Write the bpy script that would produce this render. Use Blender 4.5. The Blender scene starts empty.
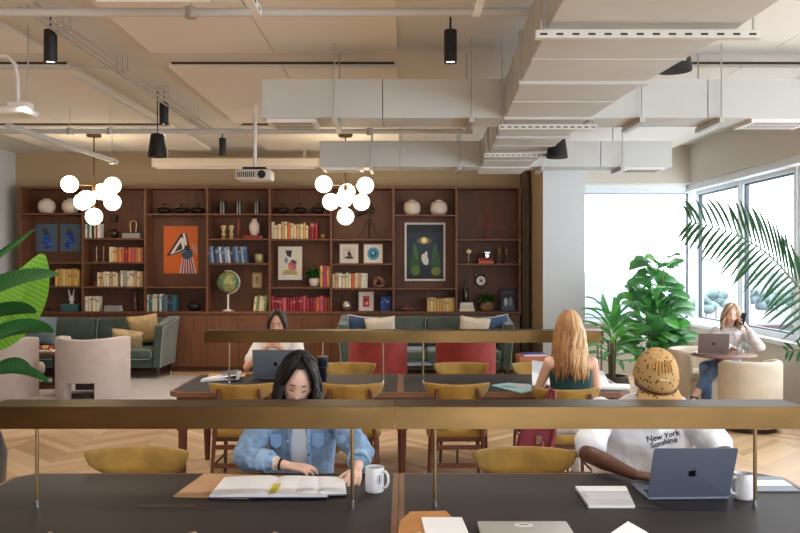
import bpy, bmesh, math, random
from mathutils import Vector, Matrix
from mathutils.bvhtree import BVHTree
random.seed(7)
SC = bpy.context.scene
COL = SC.collection
PI = math.pi
# ---------------- camera, world, exposure ----------------
FPX, CX, CY, CH = 850.0, 403.0, 264.0, 1.75
cam = bpy.data.cameras.new('camera'); camo = bpy.data.objects.new('camera', cam); COL.objects.link(camo)
cam.sensor_width = 36; cam.lens = FPX / 800 * 36
cam.shift_x = (400 - CX) / 800; cam.shift_y = (CY - 266.5) / 800
cam.clip_start = .05; cam.clip_end = 2000
camo.location = (0, 0, CH); camo.rotation_euler = (PI / 2, 0, 0)
SC.camera = camo
w = bpy.data.worlds.new('sky'); SC.world = w; w.use_nodes = True
bg = w.node_tree.nodes['Background']; bg.inputs[0].default_value = (.86, .93, 1, 1); bg.inputs[1].default_value = 4.6
SC.view_settings.view_transform = 'Standard'; SC.view_settings.look = 'None'
SC.view_settings.exposure = 0.7; SC.view_settings.gamma = 1; SC.view_settings.use_curve_mapping = False
SC.cycles.use_denoising = True
SC.cycles.max_bounces = 10; SC.cycles.diffuse_bounces = 6; SC.cycles.transparent_max_bounces = 16
SC.cycles.caustics_reflective = False; SC.cycles.caustics_refractive = False
SC.cycles.sample_clamp_indirect = 6
def light(name, kind, loc, rot, energy, color, size=None, sy=None, spot=None, portal=False):
    l = bpy.data.lights.new(name, kind); l.energy = energy; l.color = color
    if kind == 'AREA':
        l.shape = 'RECTANGLE'; l.size = size; l.size_y = sy or size
        if portal: l.cycles.is_portal = True
    elif kind == 'SPOT':
        l.spot_size = spot; l.spot_blend = .5; l.shadow_soft_size = size or .04
    else: l.shadow_soft_size = size or .05
    o = bpy.data.objects.new(name, l); COL.objects.link(o); o.location = loc; o.rotation_euler = rot
    return o
XW = 4.66       # right window plane
for k, (y0, y1) in enumerate(((10.06, 13.6), (3.4, 10.06), (-3.9, 3.4))):
    light('window_portal', 'AREA', (XW - .02, (y0 + y1) / 2, 1.86), (0, -PI / 2 + PI, 0), 1, (1, 1, 1), 2.0, y1 - y0, portal=True)
light('window_portal', 'AREA', (3.75, 13.55, 1.86), (-PI / 2, 0, 0), 1, (1, 1, 1), 1.7, 2.0, portal=True)
light('window_portal', 'AREA', (1.65, -3.95, 1.9), (PI / 2, 0, 0), 1, (1, 1, 1), 5.1, 2.2, portal=True)
WARM = (1, .74, .46)
# ---------------- materials ----------------
def lin(c): return tuple(((v / 255) / 12.92 if v / 255 <= .04045 else ((v / 255 + .055) / 1.055) ** 2.4) for v in c) + (1,)
MC = {}
def mat(rgb, rough=.6, metal=0, var=0, scale=8, stretch=None, bump=0, emit=0, sheen=0, coat=0, name=None, bscale=None, spec=.5):
    key = (tuple(rgb), rough, metal, var, scale, stretch, bump, emit, sheen, coat, bscale, spec)
    if key in MC: return MC[key]
    m = bpy.data.materials.new(name or 'mat_%d_%d_%d' % tuple(int(v) for v in rgb)); m.use_nodes = True
    nt = m.node_tree; b = nt.nodes['Principled BSDF']; L = nt.links.new
    b.inputs['Base Color'].default_value = lin(rgb); b.inputs['Roughness'].default_value = rough
    b.inputs['Metallic'].default_value = metal; b.inputs['Specular IOR Level'].default_value = spec
    if sheen: b.inputs['Sheen Weight'].default_value = sheen; b.inputs['Sheen Roughness'].default_value = .4
    if coat: b.inputs['Coat Weight'].default_value = coat; b.inputs['Coat Roughness'].default_value = .15
    if emit:
        b.inputs['Emission Color'].default_value = lin(rgb); b.inputs['Emission Strength'].default_value = emit
    if var or bump:
        tc = nt.nodes.new('ShaderNodeTexCoord'); mp = nt.nodes.new('ShaderNodeMapping')
        L(tc.outputs['Object'], mp.inputs['Vector'])
        if stretch: mp.inputs['Scale'].default_value = stretch
        n = nt.nodes.new('ShaderNodeTexNoise'); n.inputs['Scale'].default_value = scale; n.inputs['Detail'].default_value = 5
        L(mp.outputs[0], n.inputs['Vector'])
        if var:
            r = nt.nodes.new('ShaderNodeValToRGB'); c = lin(rgb)
            r.color_ramp.elements[0].position = .3; r.color_ramp.elements[1].position = .7
            r.color_ramp.elements[0].color = tuple(v * (1 - var) for v in c[:3]) + (1,)
            r.color_ramp.elements[1].color = tuple(min(1, v * (1 + var)) for v in c[:3]) + (1,)
            L(n.outputs['Fac'], r.inputs[0]); L(r.outputs[0], b.inputs['Base Color'])
        if bump:
            n2 = n
            if bscale:
                n2 = nt.nodes.new('ShaderNodeTexNoise'); n2.inputs['Scale'].default_value = bscale; L(tc.outputs['Object'], n2.inputs['Vector'])
            bp = nt.nodes.new('ShaderNodeBump'); bp.inputs['Strength'].default_value = bump; bp.inputs['Distance'].default_value = .01
            L(n2.outputs['Fac'], bp.inputs['Height']); L(bp.outputs[0], b.inputs['Normal'])
    MC[key] = m
    return m
def flat(r, g, b, rough=.55): return mat((r, g, b), rough)
def glass_mat(name='window_glass', fac=.06, tint=(1, 1, 1, 1)):
    m = bpy.data.materials.new(name); m.use_nodes = True; nt = m.node_tree; nt.nodes.clear()
    o = nt.nodes.new('ShaderNodeOutputMaterial'); mx = nt.nodes.new('ShaderNodeMixShader'); t = nt.nodes.new('ShaderNodeBsdfTransparent')
    g = nt.nodes.new('ShaderNodeBsdfGlossy'); g.inputs['Roughness'].default_value = .02; t.inputs[0].default_value = tint
    mx.inputs[0].default_value = fac
    nt.links.new(t.outputs[0], mx.inputs[1]); nt.links.new(g.outputs[0], mx.inputs[2]); nt.links.new(mx.outputs[0], o.inputs[0])
    return m
GLASS = glass_mat()
CLEAR = glass_mat('drinking_glass', .16, (.93, .97, .98, 1))
def chevron():
    m = bpy.data.materials.new('chevron_oak'); m.use_nodes = True; nt = m.node_tree; N = nt.nodes.new; L = nt.links.new
    b = nt.nodes['Principled BSDF']
    tc = N('ShaderNodeTexCoord'); sp = N('ShaderNodeSeparateXYZ'); L(tc.outputs['Object'], sp.inputs[0])
    def ma(op, a, c=None):
        n = N('ShaderNodeMath'); n.operation = op
        for i, v in enumerate((a, c)):
            if v is None: continue
            if isinstance(v, (int, float)): n.inputs[i].default_value = v
            else: L(v, n.inputs[i])
        return n.outputs[0]
    W, P = .62, .135
    u = ma('DIVIDE', sp.outputs[0], W); col = ma('FLOOR', u); fr = ma('FRACT', u)
    par = ma('MODULO', ma('ABSOLUTE', col), 2)
    tri = ma('MULTIPLY', ma('ABSOLUTE', ma('SUBTRACT', par, fr)), W)
    v = ma('DIVIDE', ma('ADD', sp.outputs[1], tri), P)
    row = ma('FLOOR', v); rf = ma('FRACT', v)
    cb = N('ShaderNodeCombineXYZ'); L(col, cb.inputs[0]); L(row, cb.inputs[1])
    wn = N('ShaderNodeTexWhiteNoise'); L(cb.outputs[0], wn.inputs['Vector'])
    # grain stretched along each plank: along = x+y or x-y
    cb2 = N('ShaderNodeCombineXYZ'); L(ma('MULTIPLY', v, 7), cb2.inputs[0]); L(ma('MULTIPLY', sp.outputs[0], 1.6), cb2.inputs[1]); L(ma('MULTIPLY', wn.outputs['Value'], 20), cb2.inputs[2])
    ns = N('ShaderNodeTexNoise'); ns.inputs['Scale'].default_value = 1; ns.inputs['Detail'].default_value = 4; L(cb2.outputs[0], ns.inputs['Vector'])
    f = ma('ADD', ma('MULTIPLY', wn.outputs['Value'], .62), ma('MULTIPLY', ns.outputs['Fac'], .38))
    r = N('ShaderNodeValToRGB'); e = r.color_ramp.elements
    e[0].position = .15; e[0].color = lin((184, 146, 106)); e[1].position = .85; e[1].color = lin((222, 190, 150))
    L(f, r.inputs[0])
    g1 = ma('LESS_THAN', rf, .03); g2 = ma('LESS_THAN', fr, .006); gap = ma('MAXIMUM', g1, g2)
    mx = N('ShaderNodeMix'); mx.data_type = 'RGBA'; L(ma('MULTIPLY', gap, .35), mx.inputs[0]); L(r.outputs[0], mx.inputs[6]); mx.inputs[7].default_value = lin((110, 78, 50))
    L(mx.outputs[2], b.inputs['Base Color']); b.inputs['Roughness'].default_value = .42
    return m
FLOORM = chevron()
WALNUT = mat((112, 70, 46), .5, var=.22, scale=3, stretch=(14, 14, .9), name='walnut_veneer')
WALNUT_D = mat((100, 62, 42), .55, var=.2, scale=3, stretch=(10, 10, .9), name='walnut_back')
TWOOD = mat((122, 82, 56), .42, var=.2, scale=4, stretch=(1, 10, 10), name='table_edge_wood')
LINO = mat((44, 39, 38), .55, var=.05, scale=3, name='desk_linoleum', bump=.02, spec=.35)
LEGW = mat((92, 52, 36), .4, var=.2, scale=5, stretch=(8, 8, 1), name='stained_beech')
BRASS = mat((108, 84, 52), .36, 1, var=.38, scale=1.6, stretch=(1, 3, 3), name='aged_brass', bump=.02)
BRASST = mat((96, 78, 56), .45, 1, var=.25, scale=2, name='dull_brass')
BRASSP = mat((158, 136, 104), .3, 1, name='polished_brass')
MUST = mat((152, 118, 50), .8, var=.28, scale=9, bump=.15, sheen=.3, name='mustard_velvet')
BLUSH = mat((190, 176, 170), .85, var=.07, scale=6, sheen=.3, bump=.1, bscale=120, name='blush_velvet')
CREAMF = mat((214, 200, 178), .9, var=.06, scale=8, bump=.15, bscale=150, name='cream_boucle')
REDV = mat((140, 44, 38), .8, var=.25, scale=5, sheen=.08, name='brick_velvet')
GREENV = mat((70, 84, 76), .65, var=.22, scale=4, sheen=.5, name='sage_velvet')
PIPE = mat((150, 165, 150), .6, name='piping')
CEIL = mat((216, 214, 208), .85, var=.03, scale=1.5, name='painted_ceiling', bump=.05)
PANEL = mat((232, 228, 220), .8, name='acoustic_panel')
TANW = mat((182, 160, 128), .85, name='tan_wall')
GREYW = mat((196, 188, 176), .85, name='beige_wall')
WHITEW = mat((204, 208, 212), .8, name='pale_wall')
FRAMEW = mat((214, 218, 220), .5, name='window_frame_paint')
DARKF = mat((62, 72, 84), .5, name='window_gasket')
DUCT = mat((198, 200, 198), .5, var=.04, scale=2, name='duct_paint')
STEEL = mat((190, 186, 180), .4, .6, name='galvanised')
BLACK = mat((18, 18, 19), .5, name='matt_black')
CHROME = mat((200, 200, 205), .15, 1, name='chrome')
SKIN1 = mat((228, 188, 168), .5, var=.05, scale=10, name='skin_light')
SKIN2 = mat((92, 56, 40), .5, var=.16, scale=22, name='skin_dark')
SKIN3 = mat((208, 156, 130), .5, var=.05, scale=10, name='skin_warm')
WHITE = mat((232, 230, 226), .5, name='white')
PAPER = mat((238, 239, 242), .8, name='paper')
# ---------------- geometry ----------------
def V(*a): return Vector(a)
def frame_of(d):
    d = Vector(d).normalized(); a = Vector((0, 0, 1)) if abs(d.z) < .95 else Vector((1, 0, 0))
    x = a.cross(d).normalized(); return x, d.cross(x), d
class MB:
    def __init__(s): s.v = []; s.f = []; s.mi = []; s.cm = 0; s.T = None
    def m(s, i): s.cm = i; return s
    def add(s, vs, fs):
        b = len(s.v)
        s.v += [s.T @ Vector(p) if s.T else Vector(p) for p in vs]
        for f in fs: s.f.append(tuple(i + b for i in f)); s.mi.append(s.cm)
        return s
    def box(s, x0, x1, y0, y1, z0, z1):
        v = [(x, y, z) for z in (z0, z1) for y in (y0, y1) for x in (x0, x1)]
        return s.add(v, [(0, 2, 3, 1), (4, 5, 7, 6), (0, 1, 5, 4), (2, 6, 7, 3), (0, 4, 6, 2), (1, 3, 7, 5)])
    def rings(s, rr, close=True, cap=True):
        n = len(rr[0]); vs = [p for r in rr for p in r]; fs = []
        for i in range(len(rr) - 1):
            for j in range(n if close else n - 1):
                k = (j + 1) % n; fs.append((i * n + j, i * n + k, (i + 1) * n + k, (i + 1) * n + j))
        if cap and close: fs.append(tuple(range(n - 1, -1, -1))); fs.append(tuple((len(rr) - 1) * n + j for j in range(n)))
        return s.add(vs, fs)
    def tube(s, pts, r, n=8, cap=True, flat=1, up=None):
        pts = [Vector(p) for p in pts]
        if not isinstance(r, (list, tuple)): r = [r] * len(pts)
        rr = []; px = None
        for i, p in enumerate(pts):
            d = (pts[min(i + 1, len(pts) - 1)] - pts[max(i - 1, 0)])
            if d.length < 1e-9: d = Vector((0, 0, 1))
            d.normalize()
            if px is None:
                x, y, _ = frame_of(d)
                if up is not None: x = Vector(up).cross(d).normalized(); y = d.cross(x)
            else:
                x = (px - d * px.dot(d)).normalized(); y = d.cross(x)
            px = x
            rr.append([p + (x * math.cos(2 * PI * j / n) + y * flat * math.sin(2 * PI * j / n)) * r[i] for j in range(n)])
        return s.rings(rr, cap=cap)
    def cyl(s, a, b, r0, r1=None, n=16): return s.tube([a, b], [r0, r0 if r1 is None else r1], n)
    def lathe(s, prof, c=(0, 0, 0), n=24, ax='z'):
        rr = []
        for r, z in prof:
            ring = []
            for j in range(n):
                a = 2 * PI * j / n; p = (r * math.cos(a), r * math.sin(a), z)
                if ax == 'y': p = (p[0], p[2], p[1])
                if ax == 'x': p = (p[2], p[0], p[1])
                ring.append(Vector(c) + Vector(p))
            rr.append(ring)
        return s.rings(rr)
    def ball(s, c, r, n=16, m=10, rot=None):
        if not isinstance(r, (list, tuple)): r = (r, r, r)
        rr = []
        for i in range(m + 1):
            t = PI * (i + .001) / (m + .002); rr.append([])
            for j in range(n):
                a = 2 * PI * j / n; p = Vector((r[0] * math.sin(t) * math.cos(a), r[1] * math.sin(t) * math.sin(a), -r[2] * math.cos(t)))
                rr[-1].append(Vector(c) + (rot @ p if rot else p))
        return s.rings(rr)
    def prism(s, poly, z0, z1, ax='z'):
        n = len(poly)
        def q(p, z): return {'z': (p[0], p[1], z), 'y': (p[0], z, p[1]), 'x': (z, p[0], p[1])}[ax]
        return s.rings([[q(p, z0) for p in poly], [q(p, z1) for p in poly]])
    def rbox(s, x0, x1, y0, y1, z0, z1, r=.02, n=4):
        cx, cy = (x0 + x1) / 2, (y0 + y1) / 2
        def ring(ins, z):
            out = []
            for (sx, sy, a0) in ((1, 1, 0), (-1, 1, 90), (-1, -1, 180), (1, -1, 270)):
                for k in range(n + 1):
                    a = math.radians(a0 + 90 * k / n)
                    out.append((cx + sx * ((x1 - x0) / 2 - r) + (r - ins) * math.cos(a), cy + sy * ((y1 - y0) / 2 - r) + (r - ins) * math.sin(a), z))
            return out
        rr = []; q = min(r, (z1 - z0) / 2) * .9
        for k in range(n + 1):
            a = PI / 2 * k / n; rr.append(ring(q * (1 - math.sin(a)), z0 + q * (1 - math.cos(a))))
        for k in range(n + 1):
            a = PI / 2 * k / n; rr.append(ring(q * (1 - math.cos(a)), z1 - q * (1 - math.sin(a))))
        return s.rings(rr)
    def grid(s, fn, nu, nv):
        vs = [fn(i / nu, j / nv) for j in range(nv + 1) for i in range(nu + 1)]
        return s.add(vs, [(j * (nu + 1) + i, j * (nu + 1) + i + 1, (j + 1) * (nu + 1) + i + 1, (j + 1) * (nu + 1) + i) for j in range(nv) for i in range(nu)])
    def build(s, name, mats, parent=None, smooth=None, bevel=0, loc=None, rot=None, label=None, recalc=True):
        me = bpy.data.meshes.new(name); me.from_pydata([tuple(p) for p in s.v], [], s.f)
        if not isinstance(mats, (list, tuple)): mats = [mats]
        for m in mats: me.materials.append(m)
        me.polygons.foreach_set('material_index', s.mi)
        if recalc:
            bm = bmesh.new(); bm.from_mesh(me); bmesh.ops.recalc_face_normals(bm, faces=bm.faces[:]); bm.to_mesh(me); bm.free()
        if smooth is not None:
            me.shade_smooth()
            if smooth < 180: me.set_sharp_from_angle(angle=math.radians(smooth))
        o = bpy.data.objects.new(name, me); COL.objects.link(o)
        if parent: o.parent = parent
        if loc: o.location = loc
        if rot: o.rotation_euler = rot
        if label: o['label'] = label
        if bevel:
            b = o.modifiers.new('bevel', 'BEVEL'); b.width = bevel; b.segments = 2; b.limit_method = 'ANGLE'
        return o
def tag(o, label, cat, group=None):
    o['label'] = label; o['category'] = cat
    if group: o['group'] = group
    return o
def thing(name, label, cat, loc=(0, 0, 0), rz=0, group=None):
    o = bpy.data.objects.new(name, None); COL.objects.link(o); o.empty_display_size = .1
    o.location = loc; o.rotation_euler = (0, 0, rz)
    return tag(o, label, cat, group)
def struct(o): o['kind'] = 'structure'; return o
def kids(o): return [c for c in COL.objects if c.parent == o]
def copy_tree(o, parent=None):
    c = o.copy(); COL.objects.link(c)
    if parent: c.parent = parent
    for ch in kids(o): copy_tree(ch, c)
    return c
def dup(o, loc, rz, label, group=None):
    c = copy_tree(o); c.location = loc; c.rotation_euler = (0, 0, rz); c['label'] = label
    if group: c['group'] = group
    return c
def X(px, Y): return (px - CX) * Y / FPX
def Z(py, Y): return CH - (py - CY) * Y / FPX
def YT(py, z=.75): return FPX * (CH - z) / (py - CY)      # depth of a point at height z seen at row py
def text_mb(body, size, ext=.0008):
    c = bpy.data.curves.new('t', 'FONT'); c.body = body; c.size = size; c.extrude = ext; c.offset = size * .012; c.align_x = 'CENTER'; c.align_y = 'CENTER'
    o = bpy.data.objects.new('t', c); COL.objects.link(o); bpy.context.view_layer.update()
    me = bpy.data.meshes.new_from_object(o); vs = [v.co.copy() for v in me.vertices]; fs = [tuple(p.vertices) for p in me.polygons]
    bpy.data.objects.remove(o); bpy.data.curves.remove(c); bpy.data.meshes.remove(me)
    return vs, fs
# ---------------- room ----------------
CZ = 3.6; XL = -6.47; YB = 14.2; Y0 = -4.0
struct(MB().box(XL - .2, XW + .3, Y0 - .2, YB + .2, -.1, 0).build('floor', FLOORM))
struct(MB().box(XL - .2, XW + .3, Y0 - .2, YB + .2, CZ, CZ + .1).build('ceiling', CEIL))
struct(MB().box(XL - .15, XL, Y0, YB + .15, 0, CZ).build('wall_left', WHITEW))
struct(MB().box(XL - .15, 2.108, YB, YB + .15, 0, CZ).build('wall_back', TANW))
# pier beside the bookcase: tan reveal, pale face
b = MB(); b.box(2.108, 2.74, 12.8, YB + .15, 0, CZ)
for i, f in enumerate(b.f):
    c = sum((b.v[j] for j in f), V(0, 0, 0)) / 4
    if c.x < 2.11: b.mi[i] = 1
struct(b.build('wall_pier', [WHITEW, TANW]))
struct(MB().box(1.955, 2.03, 13.95, YB, 0, CZ - .02).build('trim_1', mat((120, 104, 90), .7)))
# window wall (back right)
YWb = 13.6
b = MB(); b.box(2.74, XW + .3, YWb, YWb + .2, 0, .80).box(2.74, XW + .3, YWb, YWb + .2, 2.93, CZ).box(2.74, 2.9, YWb, YWb + .2, .8, 2.93)
struct(b.build('wall_window_side', GREYW))
b = MB(); b.box(2.74, 4.464, 13.2, YWb, 3.0, CZ).box(4.464, XW + .3, Y0, YWb + .2, 3.0, CZ)
struct(b.build('wall_soffit', GREYW))
struct(MB().box(2.74, 4.5, YWb - .12, YWb + .03, .80, .84).box(4.5, XW + .05, Y0, YWb, .78, .83).build('trim_2', FRAMEW))
struct(MB().box(4.53, XW + .3, Y0, YWb, 0, .78).build('wall_right', GREYW))
b = MB(); b.box(4.5, 4.53, Y0, YWb, .05, .12); struct(b.build('baseboard_right', GREYW))
struct(MB().box(2.74, 4.464, YWb - .2, YWb - .02, 2.91, 3.0).box(4.5, XW, Y0, YWb, 2.90, 3.0).build('trim_3', FRAMEW))
def window(n, x0, x1, z0, z1, axis, at, gasket=.035, fr=.07):
    e = bpy.data.objects.new('window_%d' % n, None); COL.objects.link(e); struct(e)
    b = MB(); g = MB(); gl = MB()
    def bx(mb, a0, a1, c0, c1, d0, d1):
        if axis == 'y': mb.box(a0, a1, at + d0, at + d1, c0, c1)
        else: mb.box(at + d0, at + d1, a0, a1, c0, c1)
    bx(b, x0, x0 + fr, z0, z1, 0, .1); bx(b, x1 - fr, x1, z0, z1, 0, .1); bx(b, x0 + fr, x1 - fr, z0, z0 + fr, 0, .1); bx(b, x0 + fr, x1 - fr, z1 - fr, z1, 0, .1)
    q = fr; h = gasket
    bx(g, x0 + q, x0 + q + h, z0 + q, z1 - q, .03, .08); bx(g, x1 - q - h, x1 - q, z0 + q, z1 - q, .03, .08)
    bx(g, x0 + q + h, x1 - q - h, z0 + q, z0 + q + h, .03, .08); bx(g, x0 + q + h, x1 - q - h, z1 - q - h, z1 - q, .03, .08)
    bx(gl, x0 + q + h, x1 - q - h, z0 + q + h, z1 - q - h, .05, .056)
    b.build('window_frame', FRAMEW, e); g.build('gasket', DARKF, e); gl.build('glass', GLASS, e)
window(1, 2.84, 4.62, .83, 2.93, 'y', YWb + .02, .015, .05)
ys = [13.56, 11.75, 10.05, 8.35, 6.65, 4.95, 3.25, 1.55, -.15, -1.85, -3.9]
for i in range(len(ys) - 1):
    window(2 + i, ys[i + 1] + .02, ys[i] - .02, .83, 2.92, 'x', XW, .022, .07)
# wall behind the camera, glazed as well
b = MB(); b.box(XL, XW + .3, Y0 - .15, Y0, 0, .8).box(XL, XW + .3, Y0 - .15, Y0, 3.0, CZ).box(XL, -.9, Y0 - .15, Y0, .8, 3.0).box(4.2, XW + .3, Y0 - .15, Y0, .8, 3.0)
struct(b.build('wall_front', mat((104, 78, 58), .7, var=.1)))
for i in range(3, 6): window(20 + i, -6.0 + i * 1.7, -6.0 + (i + 1) * 1.7, .8, 3.0, 'y', Y0 - .12)
struct(MB().box(4.44, 4.463, YWb - .4, YWb, .84, 2.9).build('trim_4', FRAMEW)) if False else None
# ---------------- outdoors ----------------
GZ = -14
struct(MB().box(-200, 1500, 15, 1600, GZ - 1, GZ).build('ground', mat((88, 96, 106), .9, var=.3, scale=.012, name='hazy_land')))  # distance haze is put into the bluish land colour
def far_tree(x, y, h, r):
    t = thing('tree', '', 'tree', (x, y, GZ))
    b = MB(); rnd = random.Random(int(x * 7 + y))
    for k in range(26):
        a = rnd.random() * 6.3; q = rnd.random() * r * .8
        b.ball((q * math.cos(a), q * math.sin(a), h * (.5 + .38 * rnd.random())), r * (.18 + .2 * rnd.random()), 10, 7)
    b.build('foliage', mat((96, 114, 112), .9, var=.2, scale=.4, name='hazy_leaves'), t, smooth=180)  # leaf colour is paled to stand in for haze
    MB().cyl((0, 0, 0), (0, 0, h * .6), r * .08, r * .05, 8).build('trunk', mat((120, 110, 100), .9), t)
    return t
def proj_ground(px, py): Y = FPX * (CH - GZ) / (py - CY); return X(px, Y), Y
far = [(706, 326, 'pale green tree outside, directly below the palm tips'), (716, 322, 'hazy tree outside between the two window panes'), (750, 323, 'round hazy tree outside left of the white roof'),
       (762, 322, 'tallest hazy tree outside behind the white roof'), (777, 319, 'hazy tree outside right of the tallest one'), (792, 325, 'hazy tree outside at the right frame edge')]
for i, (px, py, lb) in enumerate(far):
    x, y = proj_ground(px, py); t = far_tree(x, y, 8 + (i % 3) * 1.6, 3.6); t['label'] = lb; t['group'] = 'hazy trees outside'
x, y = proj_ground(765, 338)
t = thing('building', 'low building outside with a pale sloping roof', 'building', (x, y, GZ), .25)
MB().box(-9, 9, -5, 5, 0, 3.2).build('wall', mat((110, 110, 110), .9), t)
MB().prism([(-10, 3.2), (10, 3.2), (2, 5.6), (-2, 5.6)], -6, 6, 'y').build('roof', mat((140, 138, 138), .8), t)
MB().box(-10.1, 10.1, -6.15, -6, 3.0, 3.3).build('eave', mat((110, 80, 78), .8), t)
# ---------------- ceiling ----------------
def panel(x0, x1, y0, y1, label, seams=()):
    t = thing('ceiling_panel', label, 'ceiling panel', ((x0 + x1) / 2, (y0 + y1) / 2, CZ - .05), 0, 'suspended ceiling panels')
    hx, hy = (x1 - x0) / 2, (y1 - y0) / 2
    n = max(1, round((x1 - x0) / 1.05)); b = MB()
    for k in range(n): b.box(-hx + k * 2 * hx / n + .004, -hx + (k + 1) * 2 * hx / n - .004, -hy, hy, 0, .049)
    b.build('board', PANEL, t)
    MB().box(-hx + .03, hx - .03, -hy - .012, -hy - .001, .03, .049).build('edge_shadow', mat((78, 58, 44), .7), t)  # dark strip paints the shadow line along the panel's front edge
for j, (y0, y1, rl) in enumerate(((3.2, 7.25, 'nearest row'), (7.79, 10.85, 'middle row'), (11.2, 13.5, 'farthest row'))):
    for x0, x1, cl in ((-5.55, -3.05, 'left'), (-2.15, -.05, 'centre'), (2.0, 4.2, 'right')):
        panel(x0, x1, y0, y1, 'suspended pale ceiling panel, %s column, %s' % (cl, rl))
# ducts
ZB, ZT = 2.95, 3.27
t = thing('main_duct', 'big pale tapering air duct running away from the camera', 'air duct', (1.2, 7, ZB))
secs = [(2.2, .70, 1.76), (4.36, .735, 1.70), (5.6, .78, 1.60), (6.95, .84, 1.54), (8.0, .89, 1.54), (9.2, .93, 1.54), (10.5, .97, 1.55), (11.35, 1.0, 1.57)]
for k in range(len(secs) - 1):
    (ya, la, ra), (yb, lb, rb) = secs[k], secs[k + 1]; b = MB()
    b.add([(la, ya, ZB), (ra, ya, ZB), (rb, yb - .006, ZB), (lb, yb - .006, ZB), (la, ya, ZT), (ra, ya, ZT), (rb, yb - .006, ZT), (lb, yb - .006, ZT)],
          [(0, 1, 2, 3), (4, 7, 6, 5), (0, 4, 5, 1), (1, 5, 6, 2), (2, 6, 7, 3), (3, 7, 4, 0)])
    ymid = (ya + yb) / 2; 
    b.box((la + lb) / 2 - .008, (ra + rb) / 2 + .008, ymid - .012, ymid + .012, ZB - .006, ZT + .004)
    b.T = None
    o = b.build('duct_section', DUCT, t, bevel=.004); o.location = (-1.2, -7, -ZB)
    f = MB(); f.box(lb - .02, rb + .02, yb - .02, yb + .02, ZB - .02, ZT + .015)
    if k < len(secs) - 2: f.build('flange', DUCT, t, loc=(-1.2, -7, -ZB), bevel=.003)
for k, (ys_, l, r) in enumerate(((4.25, .66, 1.78), (7.12, .80, 1.62), (8.95, .86, 1.62))):
    h = thing('duct_hanger', 'slotted steel rail hanging under the main duct, %s' % ('nearest the camera', 'middle one', 'farthest one')[k], 'duct hanger', (1.2, ys_, ZB - .075), 0, 'hangers of the main duct')
    b = MB(); b.box(l - 1.2, r - 1.2, -.022, .022, 0, .04); b.m(1)
    n = 14
    for q in range(n):
        xx = l - 1.2 + (r - l) * (q + .5) / n; b.box(xx - .018, xx + .018, -.0232, -.022, .014, .024)
    b.build('rail', [mat((214, 212, 206), .45, .3), BLACK], h)
    b = MB()
    for xx in (l - 1.2 + .03, r - 1.2 - .03): b.cyl((xx, 0, .03), (xx, 0, CZ - ZB + .075), .006, n=6)
    b.build('rod', STEEL, h)
def branch(x0, x1, y0, y1, label, grille=None, rods=()):
    t = thing('branch_duct', label, 'air duct', ((x0 + x1) / 2, (y0 + y1) / 2, ZB), 0, 'branch ducts'); h = (x1 - x0) / 2; d = (y1 - y0) / 2; cx = (x0 + x1) / 2
    b = MB(); n = max(1, round((x1 - x0) / 1.1))
    for k in range(n): b.box(-h + k * 2 * h / n, -h + (k + 1) * 2 * h / n - .006, -d, d, 0, ZT - ZB)
    b.build('duct_body', DUCT, t, bevel=.004)
    if grille is not None:
        gx0, gx1 = grille[0] - cx, grille[1] - cx; b = MB().box(gx0, gx1, -d + .04, d - .04, -.03, .001); b.build('grille_frame', WHITE, t)
        b = MB()
        for q in range(5): yy = -d + .08 + q * (2 * d - .16) / 4; b.box(gx0 + .04, gx1 - .04, yy - .006, yy + .006, -.033, -.028)
        b.build('grille_slot', mat((80, 76, 70), .7), t)
    for q, xx in enumerate(rods):
        b = MB(); b.box(xx - cx - .02, xx - cx + .02, -d - .06, d + .06, -.045, -.003)
        for sy in (-1, 1): b.cyl((xx - cx, sy * (d + .04), -.03), (xx - cx, sy * (d + .04), CZ - ZB), .006, n=6)
        b.build('hanger', STEEL, t)
branch(-1.16, .83, 6.98, 7.45, 'pale branch duct left of the main duct, nearer one', (-1.13, -.72), (-.56, .56))
branch(1.56, 4.4, 6.98, 7.45, 'pale branch duct right of the main duct, nearer and longer one', (2.88, 3.4), (1.95, 2.6))
branch(-1.03, .96, 10.5, 10.9, 'pale branch duct left of the main duct, farther one', (-1.0, -.5), (-.39, .7))
branch(1.56, 3.33, 10.5, 10.9, 'pale branch duct right of the main duct, farther one by the windows', (2.75, 3.25), (1.72, 2.7))
# conduits and pipes
def pipe(name, label, pts, r, clips=(), cat='pipe', m=DUCT):
    p0 = Vector(pts[0]); t = thing(name, label, cat, p0)
    MB().tube([Vector(p) - p0 for p in pts], r, 10).build('pipe_run', m, t, smooth=60)
    for c in clips:
        b = MB(); c = Vector(c) - p0; b.tube([c - V(0, 0, r * 1.4), c + V(0, 0, r * 1.2)], r * 1.35, 10).cyl(c, (c.x, c.y, CZ - p0.z), .004, n=6).build('clamp', STEEL, t, smooth=60)
    return t
for k, (dx, dz, lb) in enumerate(((0, 0, 'left'), (.045, .01, 'middle'), (.09, .03, 'right'))):
    x = -2.52 + dx; z = 3.44 + dz
    pipe('conduit', 'thin steel conduit running toward the projector, %s of the three parallel runs' % lb, [(x, 5.6, z), (x, 11.0, z)], .011, [(x, 6.2 + q * 1.3, z) for q in range(4)], 'conduit', STEEL)
pipe('ceiling_pipe', 'thick pale pipe crossing the room near the top of the picture', [(-6.3, 5.2, 3.29), (.9, 5.2, 3.29)], .026, [(-1.3, 5.2, 3.29), (-4.0, 5.2, 3.29)])
pipe('ceiling_pipe', 'long pale sprinkler pipe crossing behind the pendant speaker', [(-6.4, 9.8, 3.28), (.8, 9.8, 3.28)], .03, [(X(70, 9.8), 9.8, 3.28), (X(110, 9.8), 9.8, 3.28), (X(370, 9.8), 9.8, 3.28)])
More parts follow.
